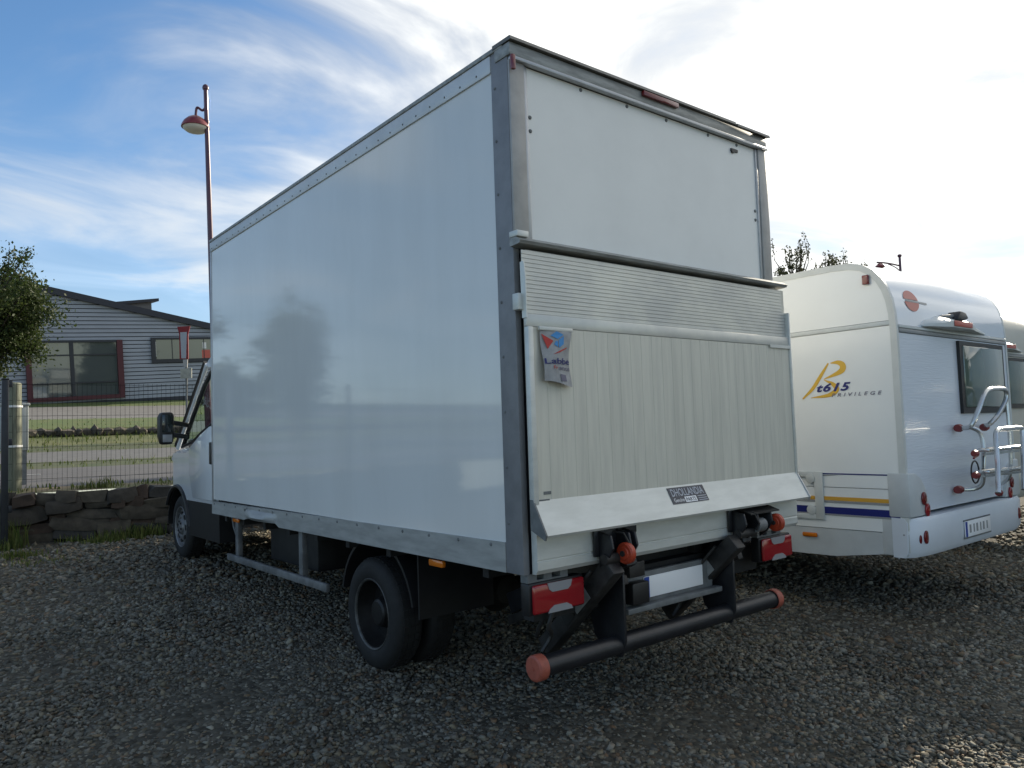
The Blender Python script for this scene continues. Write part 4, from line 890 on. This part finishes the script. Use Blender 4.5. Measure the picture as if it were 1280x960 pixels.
        BOX('amber_marker', AMB, T, XA - .02, XA - .0025, 0.50, 0.63, 0.555, 0.59, bevel=0.01)
        # locker frame with two round latches
        lk = MB()
        for (a0, a1, b0, b1) in ((0.425, 0.50, 0.70, 1.085), (0.5005, 1.0, 0.70, 0.742), (0.5005, 0.72, 1.04, 1.085)): lk.box(XA - .018, XA - .0085, a0, a1, b0, b1)
        lk = lk.build('locker_frame', MHC, T, bevel=0.003)
        for (yy, zz) in ((0.53, 1.03), (0.535, 0.775)): disc(MB(), (XA - .0085, yy, zz), (0, -1, 0), (0, 0, 1), 0.04, 0.04, 20, 0.014).build('latch', MHC, lk, bevel=0.003)
        BOX('skirt_joint', MHG, T, XA - .008, XA - .0025, -0.14, -0.134, 0.45, 0.70)
        disc(MB(), (XA - .006, -0.185, 0.63), (0, -1, 0), (0, 0, 1), 0.007, 0.007, 8, 0.004).build('screw', GRYD, T)
    return T
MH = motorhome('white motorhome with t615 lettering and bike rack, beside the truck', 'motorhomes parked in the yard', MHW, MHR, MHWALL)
# bike rack (bolted on: part of the motorhome)
YR_ = -0.22
rk = MB().tube(smooth_path([PY(1197, 535, -0.245), PY(1213, 533, -0.36), PY(1222, 515, -0.40), PY(1232, 490, -0.42), PY(1245, 486, -0.42), PY(1257, 488, -0.42), PY(1257, 500, -0.41), PY(1248, 518, -0.38), PY(1237, 530, -0.34), PY(1229, 532, -0.245)], 6), 0.019, 10).build('bike_rack', STEEL, MH)
MB().tube(smooth_path([PY(1213, 534, -0.36), PY(1224, 540, -0.40), PY(1229, 556, -0.42), PY(1229, 585, -0.42), PY(1228, 604, -0.40), PY(1218, 611, -0.34), PY(1199, 612, -0.245)], 6), 0.017, 10).build('rack_leg', STEEL, rk)
MB().tube(smooth_path([PY(1258, 500, -0.40), PY(1262, 545, -0.41), PY(1263, 590, -0.40), PY(1256, 602, -0.33), PY(1247, 606, -0.245)], 6), 0.015, 10).build('rack_leg', STEEL, rk)
MB().tube(smooth_path([PY(1248, 616, -0.62), PY(1247, 580, -0.60), PY(1245, 548, -0.58), PY(1247, 538, -0.575), PY(1258, 536, -0.57), PY(1274, 535, -0.57), PY(1278, 540, -0.575), PY(1279, 570, -0.59), PY(1280, 612, -0.62)], 6), 0.019, 10).build('rack_hoop', STEEL, rk)
for v_ in (561, 588):
    MB().bar(PY(1229, v_ + 2, -0.50), PY(1300, v_ - 6, -0.50), 0.09, 0.028).build('wheel_rail', STEEL, rk, bevel=0.008)
    MB().bar(PY(1229, v_ + 7, -0.48), PY(1300, v_ - 1, -0.48), 0.02, 0.02).build('rail_support', STEEL, rk)
for (u, v_, dep) in ((1199, 535, -.26), (1231, 534, -.27), (1199, 612, -.26)):
    p = PY(u, v_, dep); MB().lathe([(0.001, -.04), (0.03, -.04), (0.034, 0.0), (0.026, .04), (0.001, .045)], p, 'x', 10).build('clamp', CLMP, rk)
for (u, v_) in ((1249, 616), (1220, 594), (1219, 567)):
    p = PY(u, v_, -0.50); MB().lathe([(0.001, -.03), (0.022, -.03), (0.03, 0.0), (0.018, .04), (0.001, .045)], p, 'x', 8).build('strap_knob', CLMP, rk)
cc_ = PY(1219, 590, -0.46); MB().tube([cc_ + Vector((0.075 * math.cos(a * .35), 0.0, 0.085 * math.sin(a * .35))) for a in range(16)] + [PY(1229, 585, -0.44), PY(1229, 566, -0.44)], 0.006, 6).build('strap_loop', BLACK, rk)
MB().tube(smooth_path([PY(1216, 564, -.46), PY(1222, 568, -.46), PY(1217, 573, -.46)], 4), 0.008, 6).build('strap_end', CLMP, rk)

MH2 = motorhome('beige motorhome showing only a sliver behind the bike rack', 'motorhomes parked in the yard', BEIGE, BEIGE, BEIGE, decor=False)
MH2.location = (7.98, 3.75, 0.05)

SHADE_TRUCK = copy_tree(TR); SHADE_TRUCK.location = (11.35, -1.95, -0.204); SHADE_TRUCK.rotation_euler = (-0.086, 0, math.pi); SHADE_TRUCK['label'] = 'unseen white box truck added beyond the right edge to shade the yard'  # unseen truck copy, added to cast shade over the ground at the right
# ------------------------------------------------------------------ office building behind the road
SID = mat('grey_metal_siding', (0.31, 0.335, 0.38), 0.45, 0.1, var=0.12, vscale=0.6, stretch=(1, 1, 3))
ROOFE = mat('dark_roof_edge', (0.022, 0.024, 0.035), 0.5)
MARN = mat('maroon_frame', (0.075, 0.010, 0.016), 0.45, var=0.2, vscale=2)
DARKF = mat('dark_window_frame', (0.02, 0.022, 0.028), 0.4)
WGLASS = mat('office_glass', (0.13, 0.15, 0.15), 0.03, 0.4, spec=0.9, coat=0.5)
BLIND = mat('dark_blinds', (0.03, 0.026, 0.032), 0.5)
BRICKR = mat('roof_box_render', (0.16, 0.15, 0.145), 0.8, var=0.2, vscale=1.5)
Ob = D(30, 503, 38.0); ub = (D(234, 492, 43.0) - Ob).normalized(); vb = (D(30, 409, 38.0) - Ob); vb = (vb - ub * vb.dot(ub)).normalized(); nb = ub.cross(vb)   # nb faces the camera side
if nb.dot(CAM - Ob) < 0: nb = -nb
def FP(u, v):      # pixel measured on the facade -> facade coordinates
    d = ray(u, v); k = (Ob - CAM).dot(nb) / d.dot(nb); p = CAM + d * k - Ob; return p.dot(ub), p.dot(vb)
def B3(a, b, h=0.0): return Ob + ub * a + vb * b + nb * h
BLD = thing('office_building', Ob, 'low office building clad in grey boards with sloping dark roof line', 'building')
aL, _ = FP(-160, 500); aR, _ = FP(330, 490)
r1 = FP(40, 357); r2 = FP(262, 407); rs_ = (r2[1] - r1[1]) / (r2[0] - r1[0])
def roofz(a): return r1[1] + rs_ * (a - r1[0]) if a > r1[0] - 14 else r1[1] + rs_ * (-14) + (a - r1[0] + 14) * 0.12
def bbox(name, ma, par, a0, a1, b0, b1, h0, h1): return MB().prism([B3(a0, b0, h0), B3(a1, b0, h0), B3(a1, b1, h0), B3(a0, b1, h0)], nb * (h1 - h0)).build(name, ma, par, smooth=0)
MB().prism([B3(aL, -1.5, -0.12), B3(aR, -1.5, -0.12), B3(aR, roofz(aR), -0.12), B3(r1[0] - 14, roofz(r1[0] - 14), -0.12), B3(aL, roofz(aL), -0.12)], nb * -14)  .build('walls', ROOFE, BLD, smooth=0)
pitch = 0.212; k = 0; bz_ = -0.12
while True:
    b0 = bz_ + k * pitch
    if b0 > 10: break
    al, ar = aL, aR
    # clip by the roof slope on the right
    amax = r1[0] + (b0 + pitch - r1[1]) / rs_
    ar0 = min(aR, r1[0] + (b0 - r1[1]) / rs_); ar1 = min(aR, amax)
    if ar1 < aL + 1: break
    MB().add([B3(al, b0, -0.075), B3(ar0, b0, -0.075), B3(ar0, b0, 0.0), B3(al, b0, 0.0), B3(al, b0 + pitch - .042, -0.075), B3(ar1, b0 + pitch - .042, -0.075), B3(ar1, b0 + pitch - .042, 0.0), B3(al, b0 + pitch - .042, 0.0)],
             [(3,2,1,0),(4,5,6,7),(0,1,5,4),(1,2,6,5),(2,3,7,6),(3,0,4,7)]).build('siding_board', SID, BLD, smooth=0)
    k += 1
bbox('plinth', ROOFE, BLD, aL, aR, -1.5, -0.14, -0.10, -0.02)
MB().prism([B3(r1[0] - 14, roofz(r1[0] - 14) - .22, -13.5), B3(aR + .5, roofz(aR + .5) - .22, -13.5), B3(aR + .5, roofz(aR + .5) + .12, -13.5), B3(r1[0] - 14, roofz(r1[0] - 14) + .12, -13.5)], nb * 13.75).build('roof', ROOFE, BLD, smooth=0)
# roof light box
c0 = FP(156, 380); c1 = FP(193, 391)
rb = MB().prism([B3(c0[0] - .2, c0[1] - 1, -0.5), B3(c1[0], c1[1] - 1.6, -0.5), B3(c1[0], FP(193, 376)[1], -0.5), B3(c0[0] - .2, c0[1] + .0, -0.5)], nb * -4).build('roof_box', BRICKR, BLD, smooth=0)
MB().prism([B3(c0[0] - .4, c0[1] - .02, -0.3), B3(c1[0] + .35, FP(193, 377)[1] + .06, -0.3), B3(c1[0] + .35, FP(193, 377)[1] + .22, -0.3), B3(c0[0] - .4, c0[1] + .14, -0.3)], nb * -4.3).build('roof_box_cap', ROOFE, rb, smooth=0)
# big shop window
a0, bt = FP(30, 426); a1, _ = FP(152, 426); _, bb = FP(152, 497)
BW = bbox('shop_window', DARKF, BLD, a0 + .25, a1 - .2, bb + .22, bt - .1, 0.003, 0.035)
for (x0, x1, y0, y1) in ((a0, a0 + .24, bb, bt), (a1 - .28, a1, bb, bt), (a0 + .2405, a1 - .2805, bb, bb + .20)): bbox('window_frame', MARN, BW, x0, x1, y0, y1, 0.003, 0.20)
bbox('window_head', DARKF, BW, a0 + .2405, a1 - .2805, bt - .12, bt, 0.003, 0.16)
am = FP(90, 460)[0]; bm1 = FP(90, 444)[1]; bm2 = FP(90, 479)[1]
xs = [a0 + .245, am - .09, am + .09, a1 - .285]; ys = [bb + .205, bm2 - .035, bm2 + .035, bm1 - .035, bm1 + .035, bt - .125]
bbox('mullion', DARKF, BW, am - .088, am + .088, bb + .205, bt - .125, 0.036, 0.15)
for (x0, x1) in ((xs[0], xs[1]), (xs[2], xs[3])):
    for yc in (bm1, bm2): bbox('glazing_bar', DARKF, BW, x0, x1, yc - .033, yc + .033, 0.036, 0.13)
    for (y0, y1) in ((ys[0], ys[1]), (ys[2], ys[3]), (ys[4], ys[5])): bbox('pane', WGLASS, BW, x0 + .003, x1 - .003, y0 + .003, y1 - .003, 0.04, 0.07)
# second window
a0, bt = FP(188, 422); a1 = aR - 1.5; _, bb = FP(188, 454)
W2 = bbox('strip_window', BLIND, BLD, a0 + .1, a1 - .1, bb + .1, bt - .1, 0.003, 0.03)
for (x0, x1, y0, y1) in ((a0, a0 + .22, bb, bt), (a1 - .2, a1, bb, bt), (a0 + .2205, a1 - .2005, bb, bb + .2), (a0 + .2205, a1 - .2005, bt - .12, bt)): bbox('window_frame', DARKF, W2, x0, x1, y0, y1, 0.003, 0.12)
nn_ = 5
for i in range(nn_):
    x0 = a0 + .225 + (a1 - a0 - .43) * i / nn_; x1 = a0 + .225 + (a1 - a0 - .43) * (i + 1) / nn_
    bbox('pane', WGLASS, W2, x0 + .02, x1 - .02, bb + .205, bt - .125, 0.04, 0.07)
    if i: bbox('glazing_bar', DARKF, W2, x0 - .018, x0 + .018, bb + .205, bt - .125, 0.031, 0.09)
st0 = FP(193.5, 427); st1 = FP(193.5, 446); bbox('light_tube', BAND, W2, st0[0] - .03, st0[0] + .03, st1[1], st0[1], 0.071, 0.075)
pn = FP(252, 440); bbox('window_poster', REDD, W2, pn[0], pn[0] + .45, pn[1] - .35, pn[1] + .12, 0.071, 0.075); bbox('window_poster', BAND, W2, pn[0] + .05, pn[0] + .25, pn[1] + .2, pn[1] + .55, 0.071, 0.075)

# low bank wall of rough stones
lw = thing('bank_wall', wpt(4, 16.4, 1.8), 'low dark rough stone edging on the grass bank below the office', 'wall')
mb = MB(); rr = random.Random(5); t_ = -40
while t_ < 45:
    w = rr.uniform(0.2, 0.6); h = rr.uniform(0.2, 0.34); p = wpt(t_ + w / 2, 16.3 + rr.uniform(-.12, .12)); z = 1.74
    bm = bmesh.new(); bmesh.ops.create_icosphere(bm, subdivisions=1, radius=0.5)
    vs_ = [Vector((v.co.x * w * 1.1, v.co.y * 0.5, v.co.z * h * 1.3)) * (1 + rr.uniform(-.15, .15)) for v in bm.verts]; fs_ = [tuple(v.index for v in f.verts) for f in bm.faces]; bm.free()
    mb.add([Vector((p.x, p.y, z + h / 2)) + v for v in vs_], fs_); t_ += w * rr.uniform(0.35, 0.75)
o = mb.build('stones', STONE[2], lw, smooth=25); o['kind'] = 'stuff'

# ------------------------------------------------------------------ street lamps
LAMP = mat('maroon_lamp_paint', (0.075, 0.009, 0.032), 0.35, var=0.2, vscale=4, coat=0.3)
LAMPR = mat('red_lantern_paint', (0.20, 0.016, 0.022), 0.35, var=0.25, vscale=9, coat=0.3)
LENS = mat('frosted_lens', (0.62, 0.60, 0.52), 0.3)
top = D(257, 112, 14.0); b300 = D(263, 300, 14.0); ax_ = (b300 - top).normalized(); foot = top + ax_ * ((top.z - 0.96) / -ax_.z)
L1 = thing('street_lamp', (foot.x, foot.y, 0.95), 'maroon street lamp with a domed lantern rising behind the truck', 'street lamp', 'maroon street lamps')
MB().tube([foot + Vector((0, 0, -0.1)), foot + (top - foot) * .1, foot + (top - foot) * .45, top], [0.07, 0.065, 0.052, 0.038], 14).build('pole', LAMP, L1)
MB().lathe([(0.038, -.01), (0.052, 0.0), (0.06, 0.03), (0.052, 0.065), (0.03, 0.09), (0.001, 0.098)], top, 'z', 14).build('finial', LAMP, L1)
lc = D(244.5, 158, 14.0)
pa = top + ax_ * 0.33
MB().tube(smooth_path([pa, pa + (lc - pa) * .35 + Vector((0, 0, .07)), lc + Vector((0.0, 0, 0.30)) + (pa - lc) * .15, lc + Vector((0, 0, .18))], 5), 0.024, 8).build('arm', LAMP, L1)
ln = MB().lathe([(0.035, 0.20), (0.07, 0.19), (0.14, 0.15), (0.205, 0.085), (0.245, 0.01), (0.25, -0.025), (0.235, -0.03), (0.23, -.01)], lc, 'z', 28).build('lantern', LAMPR, L1, smooth=50)
MB().lathe([(0.228, -0.02), (0.21, -0.06), (0.16, -0.095), (0.08, -0.115), (0.001, -0.12)], lc, 'z', 28).build('lens', LENS, ln, smooth=60)
MB().lathe([(0.045, -.01), (0.05, .02), (0.045, .05)], top + ax_ * 0.62, 'z', 12).build('collar', LAMP, L1)
t2 = D(1124.5, 321, 32.0)
L2 = thing('street_lamp', (t2.x, t2.y, 0.3), 'small distant maroon street lamp poking above the motorhome roof', 'street lamp', 'maroon street lamps')
MB().tube([(t2.x, t2.y, 0.0), (t2.x, t2.y, t2.z)], [0.075, 0.05], 10).build('pole', LAMP, L2)
MB().lathe([(0.05, -.02), (0.09, 0.03), (0.075, .09), (0.001, .12)], t2, 'z', 10).build('finial', LAMP, L2)
e2 = D(1096, 328, 32.0); MB().tube(smooth_path([D(1124, 332, 32.0), D(1115, 330, 32.0), D(1105, 328.5, 32.0), e2], 5), 0.035, 6).build('arm', LAMP, L2)
MB().tube(smooth_path([D(1124, 338, 32.0), D(1119, 334, 32.0), D(1110, 330, 32.0)], 5), 0.022, 6).build('arm_brace', LAMP, L2)
MB().lathe([(0.03, 0.16), (0.10, 0.12), (0.19, 0.03), (0.20, -.01), (0.12, -.06), (0.001, -.08)], D(1100, 333.5, 32.0), 'z', 16).build('lantern', LAMPR, L2)

# ------------------------------------------------------------------ road sign
RSIGN = mat('sign_red', (0.24, 0.015, 0.02), 0.4, var=0.15, vscale=6); WSIGN = mat('sign_face_grey', (0.42, 0.44, 0.46), 0.45, var=0.1, vscale=6)
dS = 16.0
sb = D(234, 560, dS); SG = thing('road_sign', (sb.x, sb.y, upper(9)), 'tapering red bordered road sign on a thin post beside the cab', 'road sign')
fx = cx * 1.0
MB().tube([(sb.x, sb.y, 1.0), D(232, 415, dS) + cfw * .03], 0.024, 8).build('post', GREYP, SG)
def plate_(name, pts, ma, par, h0, h1): return MB().prism([D(u, v, dS) - cfw * h0 for u, v in pts], -cfw * (h1 - h0)).build(name, ma, par, smooth=0)
s1 = plate_('sign_plate', [(222, 408.5), (238, 407.5), (235.5, 418), (236, 449), (225, 449), (224.5, 418)], RSIGN, SG, 0.0, 0.02)
plate_('sign_face', [(225.8, 415.5), (234, 415), (233.2, 448), (227.2, 448)], WSIGN, s1, 0.0205, 0.024)
plate_('sign_clamp', [(229, 449.5), (235, 449.5), (234.5, 459), (230, 459)], TAN, SG, 0.0, 0.02)
plate_('small_panel', [(226, 461), (240, 460), (240, 472.5), (226, 473.5)], mat('sign_cream', (0.40, 0.40, 0.34), 0.5, var=0.25, vscale=14), SG, 0.0, 0.02)

# ------------------------------------------------------------------ trees
def leafmat(name, c1, c2):
    ma = bpy.data.materials.new(name); ma.use_nodes = True; t = ma.node_tree; b = t.nodes['Principled BSDF']; b.inputs['Roughness'].default_value = 0.6; b.inputs['Specular IOR Level'].default_value = 0.25
    a = N(t, 'ShaderNodeAttribute', attribute_name='tone'); c = MIX(t, a.outputs['Fac'], c1, c2); t.links.new(c, b.inputs['Base Color'])
    tr = N(t, 'ShaderNodeBsdfTranslucent'); t.links.new(c, tr.inputs[0]); mx = N(t, 'ShaderNodeMixShader', i_0=0.35)
    t.links.new(b.outputs[0], mx.inputs[1]); t.links.new(tr.outputs[0], mx.inputs[2]); t.links.new(mx.outputs[0], t.nodes['Material Output'].inputs[0]); return ma
LEAF = leafmat('tree_leaf', (0.016, 0.034, 0.009), (0.062, 0.082, 0.022))
LEAFB = leafmat('dull_leaf', (0.035, 0.042, 0.018), (0.075, 0.08, 0.035))
BARK = mat('bark', (0.075, 0.058, 0.042), 0.9, var=0.4, vscale=10, bump=0.5, bscale=30)
def tree(label, base, cen, rad, seed, nclump=70, per=90, leaf=0.045, lm=LEAF, group=None, spread=0.2, spikes=0, fill=0.45):
    r = random.Random(seed); base = Vector(base); cen = Vector(cen); T = thing('tree', base, label, 'tree', group)
    tw = MB(); cl = []
    fork = base.lerp(cen, 0.55); tw.tube([base - Vector((0, 0, .15)), base.lerp(fork, .5) + Vector((r.uniform(-.05, .05), r.uniform(-.05, .05), 0)), fork, cen], [rad[2] * .085, rad[2] * .07, rad[2] * .05, rad[2] * .02], 8)
    for i in range(nclump):
        while True:
            d = Vector((r.gauss(0, 1), r.gauss(0, 1), r.gauss(0, 1)))
            if d.length > 0.1: break
        d.normalize(); k = r.uniform(fill, 1.0) * (1.0 + 0.22 * math.sin(3 * math.atan2(d.y, d.x) + seed) * math.cos(4 * d.z + seed))
        p = cen + Vector((d.x * rad[0], d.y * rad[1], d.z * rad[2])) * k
        cl.append(p)
        st = base.lerp(cen, r.uniform(0.5, 1.0)); mid = st.lerp(p, .5) + Vector((r.uniform(-.1, .1), r.uniform(-.1, .1), r.uniform(0, .15))) * rad[0]
        tw.tube([st, mid, p], [0.022 * rad[0], 0.012 * rad[0], 0.005], 4, caps=False)
    tips = []
    for i in range(spikes):
        a = r.uniform(0, 6.28); p = cen + Vector((math.cos(a) * rad[0] * r.uniform(.1, .8), math.sin(a) * rad[1] * r.uniform(.1, .8), rad[2] * r.uniform(.7, .95)))
        q = p + Vector((r.uniform(-.15, .25), r.uniform(-.15, .15), r.uniform(.3, .65))) * rad[2]
        tw.tube([cen.lerp(p, .4), p, q], [0.03 * rad[0], 0.012 * rad[0], 0.004], 4, caps=False); tips.append((p, q))
    tw.build('trunk', BARK, T, smooth=60)
    V = []; tone = []
    def leafq(c, tn):
        d = Vector((r.gauss(0, 1), r.gauss(0, 1), r.gauss(0, .7))).normalized(); s = d.orthogonal().normalized(); s = Matrix.Rotation(r.uniform(0, 6.28), 3, d) @ s
        l = leaf * r.uniform(.7, 1.35); w = l * .5; u = s.cross(d).normalized()
        V.extend((c - s * l * .5, c + u * w * .5, c + s * l * .5, c - u * w * .5)); tone.extend([tn] * 4)
    for p in cl:
        sp_ = spread * rad[0] * r.uniform(.6, 1.3); tn0 = r.random()
        for j in range(int(per * r.uniform(.5, 1.4))):
            c = p + Vector((r.gauss(0, sp_), r.gauss(0, sp_), r.gauss(0, sp_ * .75))); leafq(c, min(1, max(0, tn0 * .6 + r.random() * .5)))
    for p, q in tips:
        for j in range(int(per * .6)): c = p.lerp(q, r.random()) + Vector((r.gauss(0, .05), r.gauss(0, .05), r.gauss(0, .05))) * rad[0]; leafq(c, r.random())
    me = bpy.data.meshes.new('crown'); n4 = len(V) // 4
    me.from_pydata([tuple(v - base) for v in V], [], [(4 * i, 4 * i + 1, 4 * i + 2, 4 * i + 3) for i in range(n4)])
    at = me.attributes.new('tone', 'FLOAT', 'POINT'); at.data.foreach_set('value', tone); me.materials.append(lm)
    o = bpy.data.objects.new('crown', me); col.objects.link(o); o.parent = T
    return T
tc_ = D(-24, 402, 12.5)
tree('leafy green tree at the left edge, in front of the office', (tc_.x - .1, tc_.y + .1, 0.95), tc_, (1.15, 1.15, 0.86), 11, 190, 260, 0.058, spikes=14, spread=.12, fill=.3, group='trees around the yard')
q = D(995, 352, 20.0); tree('thin branched tree rising behind the motorhome roof', (q.x, q.y, 0.2), (q.x, q.y, q.z - .35), (0.70, 0.70, 1.05), 21, 40, 55, 0.075, LEAFB, 'trees around the yard', .08, 14)
q = D(1052, 356, 20.5); tree('sparse spiky tree behind the motorhome, nearest the distant lamp', (q.x, q.y, 0.2), (q.x, q.y, q.z - .35), (0.95, 0.95, 0.85), 22, 40, 50, 0.075, LEAFB, 'trees around the yard', .08, 18)
tree('bushy tree on the bank left of the yard, mirrored in the truck side', (-7.9, 21.3, 1.6), (-7.9, 21.3, 4.1), (1.15, 1.15, 2.0), 31, 130, 150, 0.11, group='trees around the yard')

tree('long dense hedge on the bank far left, mirrored in the truck side', (-8.6, 33, 2.4), (-8.6, 33, 3.4), (3.0, 1.4, 1.4), 37, 160, 70, 0.24, group='trees around the yard', spread=.10)
hp = CAM + ray(128, 452) * ((Ob - CAM).dot(nb) / ray(128, 452).dot(nb)); rd = (hp - CAM).normalized(); rd = rd - nb * (2 * rd.dot(nb)); q = hp + rd * 56
tree('tall dark conifer standing behind the viewer, mirrored in the office window', (q.x, q.y, lot(q.x, q.y)), (q.x, q.y, q.z - 1.0), (2.3, 2.3, 5.2), 41, 200, 90, 0.28, group='trees around the yard')
tree('small leafy tree added unseen behind the truck to shade the ground by the wall', (5.6, 9.3, 0.95), (5.6, 9.3, 3.1), (1.5, 1.3, 1.4), 35, 100, 110, 0.10, group='trees around the yard')  # added out of sight to dapple the gravel near the wall
# ------------------------------------------------------------------ weeds at the foot of the wall
WEED = leafmat('weed_blade', (0.05, 0.085, 0.015), (0.19, 0.20, 0.06))
V = []; F = []; tone = []; rg = random.Random(9)
def tuft(t_, s_, n, h, sp, zf=None):
    for i in range(n):
        p = wpt(t_ + rg.gauss(0, sp), s_ + rg.gauss(0, sp * .5)); z = (lot(p.x, p.y) if zf is None else zf) ; a = rg.uniform(0, 6.28); l = h * rg.uniform(.4, 1.2); w = 0.006 * rg.uniform(.6, 1.5)
        d = Vector((math.cos(a), math.sin(a), 0)); e = Vector((-d.y, d.x, 0)); k = rg.uniform(.05, .5); b0 = Vector((p.x, p.y, z)); m1 = b0 + d * (l * k * .35) + Vector((0, 0, l * .6)); tp = b0 + d * (l * k) + Vector((0, 0, l))
        o_ = len(V); V.extend((b0 - e * w, b0 + e * w, m1 + e * w * .8, m1 - e * w * .8, tp)); F.append((o_, o_ + 1, o_ + 2, o_ + 3)); F.append((o_ + 3, o_ + 2, o_ + 4)); tone.extend([rg.random()] * 5)
tuft(0.02, -0.25, 120, 0.33, 0.07); tuft(-0.12, -0.4, 160, 0.14, 0.13); tuft(0.10, -0.9, 220, 0.08, 0.16)
tuft(1.15, -0.22, 260, 0.13, 0.16); tuft(1.45, -0.18, 160, 0.18, 0.13); tuft(0.98, -0.35, 160, 0.07, 0.12); tuft(0.3, -1.4, 90, 0.06, 0.25); tuft(0.62, -0.08, 50, 0.10, 0.06)
tuft(0.95, 0.5, 80, 0.16, 0.10, .9); tuft(0.72, 0.5, 40, 0.10, 0.08, .9); tuft(1.75, 0.55, 60, 0.08, 0.2, .9); tuft(-0.3, 0.5, 60, 0.08, 0.3, .9); tuft(-1.6, -0.2, 200, 0.15, .4)
NW = len(V)
for (s0, s1, n_, h_) in ((8.2, 9.9, 700, .10), (12.0, 13.9, 600, .10), (13.9, 16.3, 1100, .16), (16.6, 20.8, 500, .06), (32.0, 35.4, 500, .08), (0.5, 0.95, 300, .08)):
    for i in range(n_):
        s_ = rg.uniform(s0, s1); t_ = rg.uniform(-4 if s_ < 2 else -7, 7 if s_ < 2 else 14); p = wpt(t_, s_); z = upper(s_) - .01; l = h_ * rg.uniform(.4, 1.2); w = 0.012 * rg.uniform(.6, 1.6); a = rg.uniform(0, 6.28)
        d = Vector((math.cos(a), math.sin(a), 0)); e = Vector((-d.y, d.x, 0)); b0 = Vector((p.x, p.y, z)); m1 = b0 + d * l * .2 + Vector((0, 0, l * .6)); tp = b0 + d * l * .5 + Vector((0, 0, l))
        o_ = len(V); V.extend((b0 - e * w, b0 + e * w, m1 + e * w * .7, m1 - e * w * .7, tp)); F.append((o_, o_ + 1, o_ + 2, o_ + 3)); F.append((o_ + 3, o_ + 2, o_ + 4)); tone.extend([rg.random() * .55] * 5)
me = bpy.data.meshes.new('weeds'); me.from_pydata([tuple(v) for v in V], [], F); at = me.attributes.new('tone', 'FLOAT', 'POINT'); at.data.foreach_set('value', tone); me.materials.append(WEED)
o = bpy.data.objects.new('weeds', me); col.objects.link(o); tag(o, 'green weeds along the stone wall and rough grass on the verges beyond', 'weeds', kind='stuff')
